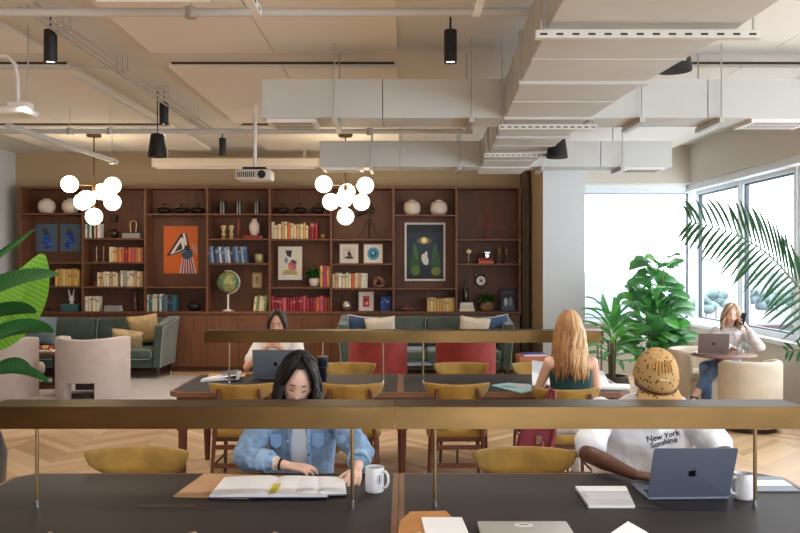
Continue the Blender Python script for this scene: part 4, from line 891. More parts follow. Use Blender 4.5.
# ---------------- desk-top things ----------------
APPLE = [(0, .28), (.12, .34), (.28, .36), (.42, .28), (.47, .21), (.38, .12), (.34, 0), (.38, -.12), (.48, -.19), (.42, -.34), (.3, -.5), (.2, -.54), (.1, -.5), (0, -.47), (-.1, -.5), (-.2, -.54), (-.32, -.47), (-.44, -.24), (-.49, 0), (-.45, .2), (-.31, .34), (-.14, .35)]
APLEAF = [(0, .4), (.01, .52), (.08, .63), (.19, .68), (.19, .56), (.12, .45)]
def laptop(loc, rz, wd, dp, ang, col, label, logo=(20, 22, 28), closed=False):
    """screen back faces -y, keyboard extends +y"""
    t = thing('laptop', label, 'laptop', loc, rz); m = mat(col, .35, .3, name='laptop_metal')
    MB().rbox(-wd / 2, wd / 2, 0, dp, 0.001, .013, .008).build('base', m, t, smooth=40)
    if closed:
        lid = MB().rbox(-wd / 2, wd / 2, 0, dp, .0135, .019, .008).build('lid', m, t, smooth=40); return t, lid
    b = MB()
    for r in range(5):
        for c in range(13): b.box(-wd / 2 + .02 + c * (wd - .04) / 13, -wd / 2 + .017 + (c + 1) * (wd - .04) / 13, .03 + r * .019, .046 + r * .019, .013, .0142)
    b.build('keyboard', BLACK, t); MB().box(-.06, .06, .14, .14 + dp * .3, .013, .0134).build('trackpad', m, t)
    h = dp; lid = MB().rbox(-wd / 2, wd / 2, 0, h, -.0025, .0025, .009).build('lid', m, t, smooth=40, loc=(0, 0.002, .015), rot=(ang, 0, 0))
    MB().box(-wd / 2 + .008, wd / 2 - .008, .012, h - .008, -.0031, -.0024).build('screen', mat((24, 26, 32), .2), lid)
    b = MB(); s = h * .15; cy = h * .5
    b.prism([(p[0] * s, cy + p[1] * s) for p in APPLE], .0024, .0030).prism([(p[0] * s, cy + p[1] * s) for p in APLEAF], .0024, .0030)
    b.build('logo', mat(logo, .25, .3), lid)
    return t
# lid local +y up after rotating by ang (90 deg = vertical; more = leans toward -y)
LB = (112, 120, 142)
laptop((X(688.5, 3.60), 3.60, .75), .03, .352, .242, math.radians(112), LB, 'slate blue laptop open in front of the man in the spotted cap')
laptop((X(276, 7.36), 7.36, .75), -.06, .40, .25, math.radians(100), (118, 126, 138), 'blue-grey laptop open in front of the woman with brown hair')
laptop((X(713.5, 9.32), 9.33, .752), -.1, .33, .225, math.radians(100), (112, 98, 96), 'grey-brown laptop on the round table by the window', (20, 18, 18))
t, lid = laptop((X(529, 3.06), 3.01, .75), 0, .34, .235, 0, (200, 198, 196), 'closed silver laptop with an oval sticker at the bottom of the picture', closed=True)
MB().lathe([(.036, .019), (.036, .0196)], (.0, .185, 0), 28).build('sticker', WHITE, lid).scale = (1, .6, 1)
o = MB().prism([(-.022, .185), (-.008, .191), (.012, .192), (.024, .186), (.01, .181), (-.012, .18)], .0193, .0199).build('sticker_mark', mat((60, 24, 30), .5), lid)
for o in kids(lid):
    if o.name.startswith('sticker') and 'mark' not in o.name: o.location.y = .185 * .4
    if 'mark' in o.name: o.location.y = 0
def mug(px, pyb, label, hand, emblem):
    Y = YT(pyb) + .02; t = thing('mug', label, 'mug', (X(px, Y), Y, .75), hand, 'white mugs')
    MB().lathe([(.036, .001), (.040, .004), (.0415, .01), (.0415, .108), (.0405, .110), (.038, .108), (.037, .01), (.001, .008)], n=32).build('cup', mat((232, 232, 236), .25, coat=.4), t, smooth=50)
    MB().lathe([(.001, .085), (.037, .085)], n=24).build('drink', mat((60, 36, 24), .2), t)
    MB().tube([(.040, 0, .095), (.058, 0, .096), (.070, 0, .080), (.072, 0, .055), (.064, 0, .032), (.040, 0, .022)], .006, 10).build('handle', mat((232, 232, 236), .25, coat=.4), t, smooth=60)
    b = MB(); R = .0418
    for k in range(20):
        a0, a1 = 2 * PI * k / 20, 2 * PI * (k + 1) / 20
        def q(a, r): th = emblem + r * math.sin(a) / R; return (R * math.cos(th), R * math.sin(th), .062 + 1.5 * r * math.cos(a))
        b.add([q(a0, .0135), q(a1, .0135), q(a1, .0115), q(a0, .0115)], [(0, 1, 2, 3)])
    for (u, v, w_, h_) in ((-.002, .0, .002, .012), (.002, .004, .0015, .006), (-.001, -.009, .003, .003), (.0015, -.003, .002, .004)):
        th = emblem + u / R; d = w_ / R; b.add([(R * math.cos(th - d), R * math.sin(th - d), .062 + v - h_), (R * math.cos(th + d), R * math.sin(th + d), .062 + v - h_), (R * math.cos(th + d), R * math.sin(th + d), .062 + v + h_), (R * math.cos(th - d), R * math.sin(th - d), .062 + v + h_)], [(0, 1, 2, 3)])
    b.build('emblem', mat((90, 60, 84), .5), t, recalc=False)
mug(374.5, 493, 'white mug with a round emblem beside the denim-jacket woman', -.55, -.42)
mug(744, 500, 'white mug right of the slate blue laptop behind the brass post', PI + .3, 1.35 + PI)
# folio and open notebook
def quad(name, label, cat, pts, h, m, z=.75, group=None, part='cover'):
    ps = [(X(px, YT(py, z)), YT(py, z)) for px, py in pts]; cx = sum(p[0] for p in ps) / len(ps); cy = sum(p[1] for p in ps) / len(ps)
    t = thing(name, label, cat, (cx, cy, z), 0, group); MB().prism([(x - cx, y - cy) for x, y in ps], .0005, h).build(part, m, t, bevel=.002); return t, cx, cy
FOL = mat((186, 146, 108), .6, var=.08, name='tan_leather_folio')
t, cx, cy = quad('folio', 'tan leather folio under the open notebook', 'folio', [(173, 497.5), (248, 499.5), (250, 497), (331, 495.5), (331, 478), (204, 475)], .008, FOL)
def open_book(loc, rz, w_, d_, th, label, tilt=0, name='notebook'):
    t = thing(name, label, 'notebook', loc, rz); MB().box(-w_ - .004, w_ + .004, -.004, d_ + .004, 0, .003).build('cover', mat((70, 90, 120), .6), t)
    for s in (-1, 1):
        b = MB(); n = 12; b.rings([[(s * w_ * u, y, .003), (s * w_ * u, y, .003 + th * (.35 + .65 * (1 - (1 - min(1, u * 5 + .05)) ** 2)) * (1 - .55 * u) + .001)] for k in range(0)] or [[(0, 0, 0)] * 3, [(0, 0, .001)] * 3]) if False else None
        top = lambda u: .004 + th * min(1, (u * 6 + .1)) ** .5 * (1 - .6 * u * u)
        b.rings([[(s * w_ * (k / n), 0, .003), (s * w_ * (k / n), d_, .003), (s * w_ * (k / n), d_, top(k / n)), (s * w_ * (k / n), 0, top(k / n))] for k in range(n + 1)])
        b.build('pages', PAPER, t, smooth=40)
        b = MB()
        for q in range(14):
            yy = d_ * (.08 + q * .062)
            b.add([(s * w_ * u, yy + dy, top(u) + .0004) for u in (.12, .5, .9) for dy in (0, .0012)], [(0, 2, 3, 1), (2, 4, 5, 3)])
        b.build('ruled_lines', mat((200, 200, 204), .8), t, recalc=False)
    return t
Yn = YT(497.5, .76)
nb = open_book((X(268, Yn), Yn + .0, .759), 0, .25, .31, .014, 'open white notebook with a yellow tab in front of the denim-jacket woman')
MB().box(.0, .032, .02, .16, .0178, .019).build('sticky_tab', mat((206, 190, 40), .5), nb)
Yp = YT(494, .77)
nb2 = open_book((X(318, Yp), Yp + .01, .761), 0.1, .12, .25, .016, 'second open book with page corners raised under the woman\'s hand', name='book'); nb2['category'] = 'book'
MB().box(-.118, .118, 0.005, .16, -.004, -.001).build('bookmark', mat((196, 186, 70), .6), nb2)
quad('folder', 'brown leather folder at the bottom edge beside the desk joint', 'folder', [(397, 545), (400, 529), (410, 519), (446, 518), (470, 545)], .03, mat((188, 130, 72), .5, var=.12, name='folder_leather'))
quad('paper_sheet', 'white sheet of paper lying on the brown folder', 'paper', [(421, 518), (462, 518), (474, 546), (428, 546)], .004, PAPER, z=.781, part='sheet')
t, cx, cy = quad('notepad', 'thick white notepad left of the slate blue laptop', 'notepad', [(588, 508.5), (635, 508.5), (626, 489), (575, 489)], .014, mat((226, 228, 232), .5), part='pages')
MB().box(-.085, .09, -.05, .04, .0145, .0155).build('cover', mat((232, 234, 238), .5), t)
quad('notepad', 'white paper corner at the bottom edge below the notepad', 'notepad', [(594, 546), (628, 523), (668, 546)], .008, PAPER, part='pages')
t, cx, cy = quad('tablet', 'white tablet in a grey case right of the right mug', 'tablet', [(757, 492), (800, 492), (779, 477.5), (752, 477.5)], .006, mat((120, 130, 145), .5), part='case')
MB().box(-.085, .075, -.045, .048, .006, .0075).build('screen', mat((232, 232, 236), .4), t)
def pen(px, py, ang, label, c):
    Y = YT(py); t = thing('pen', label, 'pen', (X(px, Y), Y, .757), ang); b = MB().tube([(-.065, 0, 0), (.055, 0, 0)], .0045, 8); b.build('barrel', mat(c, .4), t, smooth=60); MB().tube([(.055, 0, 0), (.068, 0, 0)], [.004, .001], 8).build('tip', CHROME, t)
# second desk
t = thing('magazine', 'white magazine lying folded open at the left end of the second desk', 'magazine', (X(222, 7.36), 7.32, .75), .12)
b = MB(); n = 14
b.rings([[(-.16 + .32 * u, -.1, .001 + .014 * u), (-.16 + .32 * u, .12, .001 + .03 * u), (-.16 + .32 * u, .12, .004 + .03 * u + .03 * u), (-.16 + .32 * u, -.1, .02 + .02 * u + .03 * max(0, u - .55))] for u in [k / n for k in range(n + 1)]]); b.build('pages', PAPER, t, smooth=40)
MB().add([(.02, -.102, .03), (.13, -.102, .018), (.14, -.102, .052)], [(0, 1, 2)]).build('print', mat((60, 58, 62), .6), t, recalc=False); MB().add([(-.02, .02, .048), (.13, -.0, .068), (.15, .1, .082), (.0, .1, .066)], [(0, 1, 2, 3)]).build('print', mat((60, 58, 62), .6), t, recalc=False)
t = thing('folder', 'tan folder lying behind the white magazine on the second desk', 'folder', (X(228, 7.6), 7.56, .75), .1); MB().box(-.16, .16, -.1, .1, .001, .012).build('cover', FOL, t, bevel=.002)
t = thing('tumbler', 'black tumbler with a straw on the second desk', 'tumbler', (X(322.5, 7.25), 7.25, .75))
MB().lathe([(.03, .001), (.034, .01), (.036, .11), (.043, .125), (.045, .2), (.04, .205), (.001, .205)], n=28).build('cup', mat((22, 28, 40), .35), t, smooth=40)
MB().lathe([(.0465, .198), (.0465, .213), (.001, .217)], n=28).lathe([(.0425, .118), (.0432, .128)], n=28).build('lid', mat((60, 66, 76), .35), t, smooth=40)
MB().cyl((0, 0, .21), (.004, 0, .33), .0045, n=8).build('straw', mat((214, 196, 176), .4), t)
t, cx, cy = quad('magazine', 'teal and pink magazine on the second desk beside the blonde woman', 'magazine', [(491, 386.5), (521, 394), (536, 391.5), (530, 385.5), (508, 384)], .012, mat((150, 184, 186), .5), part='cover')
MB().prism([(-.02, .0), (.1, -.02), (.12, .03), (.02, .09)], .012, .0132).build('cover_picture', mat((214, 160, 176), .5), t); MB().prism([(-.13, .0), (-.03, -.05), (.0, -.03), (-.1, .04)], .012, .0131).build('cover_picture', mat((60, 76, 84), .5), t)
t = thing('newspaper', 'large white sheet spread upright in front of the long-haired woman', 'paper', (X(572, 6.95), 7.0, .752), .0)
b = MB(); n = 10
b.rings([[(-.32 + .64 * u, -.02 + .05 * math.sin(u * PI), .0), (-.32 + .64 * u, .0 + .05 * math.sin(u * PI), .0), (-.30 + .60 * u, .14 + .05 * math.sin(u * PI), .19 - .09 * u), (-.30 + .60 * u, .138 + .05 * math.sin(u * PI), .19 - .09 * u)] for u in [k / n for k in range(n + 1)]]); b.build('sheet', PAPER, t, smooth=40)
t = thing('book', 'white open book on the second desk right of the long-haired woman', 'book', (X(612, 6.9), 6.86, .752), -.25); MB().box(-.15, .13, -.1, .12, 0, .018).build('pages', PAPER, t, bevel=.003); MB().box(-.155, .135, -.105, .125, -.0015, .0).build('cover', mat((200, 206, 216), .5), t)
# maroon bag on the blonde woman's chair
t = thing('handbag', 'burgundy leather handbag hanging from the blonde woman\'s chair', 'bag', (X(537, 6.15), 6.15, .36))
BAG = mat((112, 30, 48), .45, var=.15, scale=12, name='burgundy_leather')
b = MB(); b.rings([[(-.17, -.05, 0), (.13, -.05, 0), (.13, .04, 0), (-.17, .04, 0)], [(-.14, -.06, .12), (.12, -.06, .12), (.12, .04, .12), (-.14, .04, .12)], [(-.08, -.03, .30), (.09, -.03, .30), (.09, .02, .30), (-.08, .02, .30)]]); b.build('body', BAG, t, bevel=.02, smooth=60)
MB().tube([(.02, -.06, .12), (.03, -.075, .05), (.08, -.075, .05), (.11, -.06, .16), (.13, -.05, .3), (.12, -.02, .47), (.10, .0, .49), (.07, .0, .42), (.03, -.02, .28), (.02, -.05, .2)], .016, 10).build('handle', BAG, t, smooth=60)
MB().rbox(-.02, .02, -.075, -.055, .1, .16, .006).build('clasp', mat((150, 130, 110), .3, .8), t)
# round table by the window
t = thing('round_table', 'round wooden pedestal table by the window', 'table', (X(723.5, 9.5), 9.5, 0))
MB().lathe([(.30, .715), (.345, .722), (.352, .735), (.345, .75), (.001, .75)], n=44).build('table_top', mat((146, 108, 88), .4, var=.12, scale=3, name='table_wood'), t, smooth=40)
MB().cyl((0, 0, .02), (0, 0, .715), .034, n=20).lathe([(.09, .69), (.09, .716)], n=20).build('pedestal', mat((80, 50, 38), .4), t, smooth=50); MB().lathe([(.24, 0), (.24, .008), (.05, .025), (.001, .025)], n=32).build('base', mat((80, 50, 38), .4), t, smooth=40)
for px, Y, h, lb in ((739.5, 9.38, .11, 'left'), (746, 9.48, .125, 'right')):
    t = thing('water_glass', 'clear drinking glass on the round table, %s one' % lb, 'glass', (X(px, Y), Y, .75), 0, 'glasses on the round table')
    MB().lathe([(.001, .001), (.03, .001), (.036, h), (.034, h), (.0285, .008), (.001, .008)], n=28).build('glass', CLEAR, t, smooth=50); MB().lathe([(.001, .009), (.028, .009), (.031, h * .6), (.001, h * .6)], n=24).build('water', glass_mat('water', .08, (.9, .95, .97, 1)), t, smooth=50)
# ---------------- plants ----------------
def bez(a, b_, c, t): return a * (1 - t) ** 2 + b_ * 2 * t * (1 - t) + c * t * t
def blade(b, p0, p1, p2, wd, nrm, n=22, fold=.2, tipw=.0, prof=None, ribs=0):
    p0, p1, p2, nrm = map(Vector, (p0, p1, p2, nrm)); vs = []
    for i in range(n + 1):
        t = i / n; p = bez(p0, p1, p2, t); d = ((p1 - p0) * (1 - t) + (p2 - p1) * t).normalized(); sd = d.cross(nrm).normalized(); up = sd.cross(d)
        w_ = wd * (prof(t) if prof else max(.012, math.sin(PI * min(1, t * .96 + .03)) ** .7)); rp = ribs * math.sin(i * 2.1)
        vs += [p + sd * w_ + up * (w_ * fold + rp), p + sd * w_ * .5 + up * (w_ * fold * .25 - rp), p.copy(), p - sd * w_ * .5 + up * (w_ * fold * .25 - rp), p - sd * w_ + up * (w_ * fold + rp)]
    for i in range(n):
        b.cm = 1 if (ribs and i % 3 == 0) else 0
        b.add([], [])
        base = len(b.v) if i == 0 else base
        if i == 0: b.v += [b.T @ p if b.T else p for p in vs]
        for j in range(4): b.f.append(tuple(base + q for q in (i * 5 + j, i * 5 + j + 1, i * 5 + j + 6, i * 5 + j + 5))); b.mi.append(b.cm)
    b.cm = 0
def leaf_mat(rgb, rib, name, tr=.35, sc=60):
    m = mat(rgb, .38, var=.22, scale=4, name=name).copy(); nt = m.node_tree; b = nt.nodes['Principled BSDF']; out = nt.nodes['Material Output']
    tl = nt.nodes.new('ShaderNodeBsdfTranslucent'); tl.inputs[0].default_value = lin(tuple(min(255, int(v * 1.25)) for v in rgb)); mx = nt.nodes.new('ShaderNodeMixShader'); mx.inputs[0].default_value = tr
    nt.links.new(b.outputs[0], mx.inputs[1]); nt.links.new(tl.outputs[0], mx.inputs[2]); nt.links.new(mx.outputs[0], out.inputs[0]); return m
BANA = leaf_mat((40, 92, 48), 0, 'broad_leaf_green'); BANB = leaf_mat((112, 170, 60), 0, 'lit_leaf_green', .5)  # brighter leaf and vein copies paint in light coming through the leaf
BANV = leaf_mat((50, 106, 56), 0, 'leaf_vein'); BANW = leaf_mat((130, 186, 78), 0, 'lit_leaf_vein', .5)
YP = 5.9
def W(px, py, Y=YP): return V(X(px, Y), Y, Z(py, Y))
t = thing('banana_plant', 'large broad-leaved plant in a dark pot at the left edge', 'plant', (-3.13, YP, 0)); off = V(-3.13, YP, 0)
MB().lathe([(.2, 0), (.27, .04), (.34, .22), (.35, .42), (.31, .56), (.29, .56), (.27, .48), (.001, .48)], n=40).build('pot', mat((58, 66, 74), .35, var=.35, scale=7, name='glazed_pot'), t, smooth=50)
def bl(p0, p1, p2, wd, nrm, m=BANA, **k):
    b = MB(); blade(b, p0 - off, p1 - off, p2 - off, wd, nrm, n=80, ribs=.004, **k); o = b.build('leaf', [m, BANV if m is BANA else BANW], t, smooth=180)
    b = MB(); st = V(0, 0, .5); e = p0 - off; b.tube([st, (st + e) / 2 + V(0, .02, .1), e], [.016, .013, .010], 8)
    b.tube([bez(p0, p1, p2, q / 10) - off - Vector(nrm) * .004 for q in range(10)], [.008 * (1 - q / 11) for q in range(10)], 6); b.build('stalk', mat((110, 150, 80), .5), t, smooth=60)
bl(W(-60, 300), W(-5, 262), W(36, 229, 5.7), .055, (-.3, -.5, .8), fold=.5)
bl(W(-25, 350, 6.1), W(22, 318, 6.1), W(43, 254, 6.1), .17, (.3, -.9, .2), BANB, fold=.1)
bl(W(-80, 330), W(0, 272), W(58, 275, 5.75), .11, (.15, -.62, .75), fold=.12)
bl(W(-50, 330), W(8, 302, 5.8), W(36, 313, 5.7), .08, (.1, -.6, .7))
bl(W(-60, 380), W(4, 318), W(53, 333, 5.6), .12, (.1, -.55, .8), fold=.3)
bl(W(-50, 400), W(8, 352, 5.7), W(49, 383, 5.5), .055, (.2, -.6, .7), fold=.4)
bl(W(-40, 420), W(5, 340, 5.9), W(33, 372, 5.8), .045, (.2, -.6, .7), fold=.4)
# palm at right
PALM = leaf_mat((34, 84, 42), 0, 'palm_green', .3)
YQ = 5.6; t = thing('palm', 'potted palm whose long frond arches in from the right edge', 'plant', (3.35, YQ, 0)); off = V(3.35, YQ, 0)
MB().lathe([(.18, 0), (.24, .03), (.27, .4), (.25, .42), (.22, .36), (.001, .36)], n=32).build('pot', mat((200, 196, 190), .6), t, smooth=50)
for k in range(3): MB().tube([(.05 * math.cos(k * 2.1), .05 * math.sin(k * 2.1), .36), (.07 * math.cos(k * 2.1), .07 * math.sin(k * 2.1), 1.0)], [.03, .02], 10).build('stem', mat((96, 110, 70), .7), t, smooth=60)
def frond(pts, L0, n, seed, droop=.55, lw=.011):
    rnd = random.Random(seed); m = MB(); pts = [Vector(p) for p in pts]
    def cr(t):
        q = t * (len(pts) - 1); i = min(int(q), len(pts) - 2); f = q - i; g = lambda k: pts[max(0, min(len(pts) - 1, k))]
        a, b_, c, d = g(i - 1), g(i), g(i + 1), g(i + 2); return .5 * ((2 * b_) + (c - a) * f + (2 * a - 5 * b_ + 4 * c - d) * f * f + (3 * b_ - a - 3 * c + d) * f ** 3)
    MB().tube([cr(k / 30) - off for k in range(31)], [.011 - .008 * k / 30 for k in range(31)], 8).build('frond_rib', mat((104, 128, 92), .5), t, smooth=60)
    for i in range(n):
        q = .12 + .88 * i / (n - 1); p = cr(q); d = (cr(min(1, q + .02)) - cr(max(0, q - .02))).normalized(); L = L0 * (math.sin(PI * (.18 + .72 * q)) ** .8) * rnd.uniform(.88, 1.08)
        for s in (-1, 1):
            up = V(0, 0, 1) * s * .95 + V(0, -.35, 0); sw = (up + d * (.75 if s > 0 else .95)).normalized() 
            e = p + sw * L + V(0, rnd.uniform(-.06, .06), -droop * L * .25 * (1 if s > 0 else .5)); mid = p + sw * L * .5 + V(0, 0, .04 * L)
            blade(m, p - off, mid - off, e - off, lw, (0.1 * s, -1, .25), n=7, fold=.35, prof=lambda u: max(.05, math.sin(PI * min(1, u * .93 + .07)) ** .6))
    m.build('leaflets', PALM, t, smooth=180)
def WQ(px, py, Y=YQ): return V(X(px, Y), Y, Z(py, Y))
frond([V(3.36, YQ, 1.0), WQ(845, 330), WQ(800, 288), WQ(770, 256, 5.5), WQ(735, 234, 5.4), WQ(692, 222, 5.3)], .44, 34, 3)
frond([V(3.36, YQ + .05, 1.0), V(3.5, YQ + .2, 1.6), V(3.3, YQ + .1, 2.1), V(3.0, YQ, 2.2)], .2, 14, 4) if False else None
frond([V(3.34, YQ - .02, 1.0), WQ(850, 342), WQ(820, 346), WQ(788, 352)], .16, 12, 6, .3)
# fiddle leaf fig and dracaena
FIG = leaf_mat((78, 138, 76), 0, 'fig_leaf', .3); FIG2 = leaf_mat((96, 168, 70), 0, 'fig_leaf_young', .4)
YG = 11.9; t = thing('fiddle_leaf_fig', 'tall leafy fig plant in front of the corner window', 'plant', (X(655, YG), YG, 0)); off = Vector(t.location)
MB().lathe([(.16, 0), (.2, .03), (.24, .3), (.22, .32), (.2, .27), (.001, .27)], n=32).build('pot', mat((150, 140, 128), .7), t, smooth=50)
for k, (dx, h) in enumerate(((-.06, 1.35), (.05, 1.75), (.0, 1.1))): MB().tube([(dx * .5, 0, .26), (dx * 1.5, .03, h * .6), (dx * 2.5, 0, h)], [.018, .014, .008], 8).build('stem', mat((110, 90, 66), .8), t, smooth=60)
rnd = random.Random(11)
st_b = MB()
for k in range(190):
    h = rnd.uniform(.38, 1.78) if k % 3 else rnd.uniform(.38, 1.15); spread = .42 if h < 1.15 else .36 - (h - 1.15) * .22
    a = rnd.random() * 2 * PI; r = rnd.uniform(.05, .26) * spread / .4; cxo = .05 if h > 1.3 else (-.02)
    st = V(cxo + r * math.cos(a), r * math.sin(a), h); L = rnd.uniform(.24, .38) * (.85 if h > 1.5 else 1); el = rnd.uniform(-.25, .95)
    d = V(math.cos(a) * math.cos(el), math.sin(a) * math.cos(el), math.sin(el)); e = st + d * L + V(0, 0, -.05); mid = st + d * L * .55 + V(0, 0, .05)
    b = MB() if k < 98 else st_b; blade(b, st, mid, e, L * .31, V(-math.cos(a) * math.sin(el) * .6 + rnd.uniform(-.3, .3), -math.sin(a) * math.sin(el) * .6 - .5, math.cos(el)), n=8, fold=.18, prof=lambda u: max(.03, (math.sin(PI * min(1, u ** 1.25 * .97 + .01)) ** .6)))
    b.build('leaf', FIG2 if k % 4 == 0 else FIG, t, smooth=180) if k < 98 else None
st_b.build('foliage', FIG, t, smooth=180)['kind'] = 'stuff'
for (sx, sz, ex, ez, m) in ((.1, 1.6, -.08, 1.84, FIG), (.12, 1.66, .38, 1.56, FIG), (.05, 1.45, .42, 1.32, FIG2)) if False else (): pass
YH = 11.2; t = thing('dracaena', 'arching strap-leaved plant in a round dark pot left of the fig', 'plant', (X(612, YH), YH, 0))
MB().lathe([(.12, 0), (.2, .05), (.235, .16), (.2, .28), (.185, .28), (.18, .22), (.001, .22)], n=36).build('pot', mat((62, 48, 40), .5, var=.3, scale=30, stretch=(1, 1, 6), bump=.5), t, smooth=50)
rnd = random.Random(8)
for k in range(4): MB().tube([(.03 * math.cos(k * 1.6), .03 * math.sin(k * 1.6), .22), (.05 * math.cos(k * 1.6), .05 * math.sin(k * 1.6), .75)], .014, 8).build('cane', mat((104, 94, 70), .8), t, smooth=60)
for k in range(40):
    a = k * 2.4; z = .45 + .65 * (k / 40) ; el = .15 + .9 * (k / 40) + rnd.uniform(-.2, .2); L = rnd.uniform(.32, .48); d = V(math.cos(a) * math.cos(el), math.sin(a) * math.cos(el), math.sin(el)); st = V(.04 * math.cos(a), .04 * math.sin(a), z)
    b = MB(); blade(b, st, st + d * L * .6 + V(0, 0, .06), st + d * L + V(math.cos(a) * .06, math.sin(a) * .06, -.1), .038, V(-math.cos(a) * math.sin(el), -math.sin(a) * math.sin(el) - .3, math.cos(el)), n=9, fold=.3); b.build('leaf', FIG if k % 3 else FIG2, t, smooth=180)
b = MB(); blade(b, (0, 0, 1.05), (-.15, 0, 1.2), (-.42, -.02, 1.15), .02, (0, -.6, .8), n=9); blade(b, (0, 0, .95), (-.12, 0, 1.15), (-.13, -.02, 1.36), .05, (.3, -1, .2), n=9); blade(b, (0, 0, .9), (.1, 0, 1.15), (.02, -.02, 1.32), .06, (-.3, -1, .2), n=9); b.build('leaf', FIG, t, smooth=180)
# ---------------- people ----------------
def capsule(b, p0, p1, r0, r1, n=14): 
    p0, p1 = Vector(p0), Vector(p1); d = (p1 - p0).normalized()
    pts, rs = [], []
    for k in range(5): a = PI / 2 * (1 - k / 4); pts.append(p0 - d * r0 * math.sin(a)); rs.append(max(.0006, r0 * math.cos(a)))
    for k in range(5): a = PI / 2 * k / 4; pts.append(p1 + d * r1 * math.sin(a)); rs.append(max(.0006, r1 * math.cos(a)))
    b.tube(pts, rs, n)
def limb(b, pts, rs, n=14):
    for i in range(len(pts) - 1): capsule(b, pts[i], pts[i + 1], rs[i], rs[i + 1], n)
def remesh(o, v, sm=3, disp=0, dsc=.12):
    m = o.modifiers.new('remesh', 'REMESH'); m.mode = 'VOXEL'; m.voxel_size = v; m.use_smooth_shade = True
    if sm: s = o.modifiers.new('smooth', 'SMOOTH'); s.iterations = sm; s.factor = .5
    if disp:
        tx = bpy.data.textures.new('folds', 'CLOUDS'); tx.noise_scale = dsc; tx.noise_depth = 1
        d = o.modifiers.new('folds', 'DISPLACE'); d.texture = tx; d.strength = disp; d.mid_level = .5
HW, HD, HH = .076, .096, .120
def hdef(x, y, z):
    """unit sphere point -> head surface point (front is -y)"""
    sx = 1 - (.34 * (-z) ** 1.4 if z < 0 else .04 * z); X_, Y_ = x * HW * sx, y * HD
    if y < 0:
        Y_ *= .93
        Y_ += .011 * math.exp(-(((abs(x) - .38) / .17) ** 2 + ((z - .06) / .11) ** 2))
        tri = max(0, (.16 - z) / .36) if z > -.2 else max(0, (z + .32) / .12)
        Y_ -= .026 * math.exp(-(x / (.09 + .09 * min(1, tri))) ** 2) * min(1, tri)
        Y_ -= .007 * math.exp(-((x / .3) ** 2 + ((z + .47) / .05) ** 2)) + .006 * math.exp(-((x / .26) ** 2 + ((z + .60) / .05) ** 2))
        Y_ -= .014 * math.exp(-((x / .34) ** 2 + ((z + .86) / .16) ** 2))
        Y_ -= .006 * math.exp(-(((abs(x) - .4) / .2) ** 2 + ((z + .2) / .16) ** 2))
    elif z < -.35: Y_ *= 1 - .5 * (-.35 - z)
    return V(X_, Y_, z * HH)
def face_pt(x, z, off=0):
    y = -math.sqrt(max(0, 1 - x * x - z * z)); p = hdef(x, y, z); return p + V(x * .3, -1, 0).normalized() * off
def head_into(b, T):
    n, m = 40, 34; rr = []
    for i in range(m + 1):
        t = PI * (i + .02) / (m + .04); rr.append([T @ hdef(math.sin(t) * math.sin(2 * PI * j / n), -math.sin(t) * math.cos(2 * PI * j / n), -math.cos(t)) for j in range(n)])
    b.rings(rr)
    for s in (-1, 1): b.ball(T @ V(s * HW * .99, .012, -.004), (.012, .02, .032), 10, 8, T.to_3x3())
def hand_into(b, wr, d, nrm, ts, curl=.35, sc=1):
    """ts = +1 / -1: side the thumb is on (along d x nrm)"""
    wr, d, nrm = Vector(wr), Vector(d).normalized(), Vector(nrm); nrm = (nrm - d * nrm.dot(d)).normalized(); s = d.cross(nrm) * ts
    for k, (o, L, kn) in enumerate(((.030, .070, .082), (.010, .078, .088), (-.011, .072, .084), (-.031, .056, .076))):
        o *= sc; root = wr + d * .012 * sc + s * o * .5; knk = wr + d * kn * sc + s * o; capsule(b, root, knk, .0145 * sc, .0105 * sc, 10)
        dirv = (d + s * (o * 3.2)).normalized(); p = knk; ang = curl * (.75 + .12 * k)
        for q, f in enumerate((.46, .30, .24)):
            dn = (dirv * math.cos(ang) - nrm * math.sin(ang)).normalized(); e = p + dn * L * f * sc; capsule(b, p, e, (.0096, .0086, .0076)[q] * sc, (.0086, .0076, .0064)[q] * sc, 10); p = e; ang += curl * (.9 + .1 * k)
    p = wr + d * .018 * sc + s * .022 * sc; dv = (d * .75 + s * .62 - nrm * .25).normalized()
    for q, L in enumerate((.042, .032, .026)): e = p + dv * L * sc; capsule(b, p, e, (.0145, .0112, .0096)[q] * sc, (.0115, .0098, .0078)[q] * sc, 10); p = e; dv = (dv + d * .35 - nrm * .15).normalized()
def spine(a, c, t): return Vector(a).lerp(Vector(c), t)
def torso_into(b, J, g=0, top=True, lo=0, hip=True):
    pe, ch, nk = Vector(J['pelvis']), Vector(J['chest']), Vector(J['neck']); w_ = J.get('w', 1); rings = []
    data = [(pe + V(0, 0, -.07), .10, .08), (pe, .165, .12), (spine(pe, ch, .45), .132, .10), (spine(pe, ch, .8), .15, .112), (ch, .158, .112), (spine(ch, nk, .45), .150, .098), (spine(ch, nk, .78), .105, .07), (nk, .055, .052)]
    if not hip: data = data[1:]
    for i, (c, rx, ry) in enumerate(data[lo:]):
        rx, ry = rx * w_ + g, ry * w_ + g; d = V(0, 0, 1); rings.append([c + V(rx * math.cos(2 * PI * j / 32), ry * math.sin(2 * PI * j / 32), 0) for j in range(32)])
    b.rings(rings); return rings
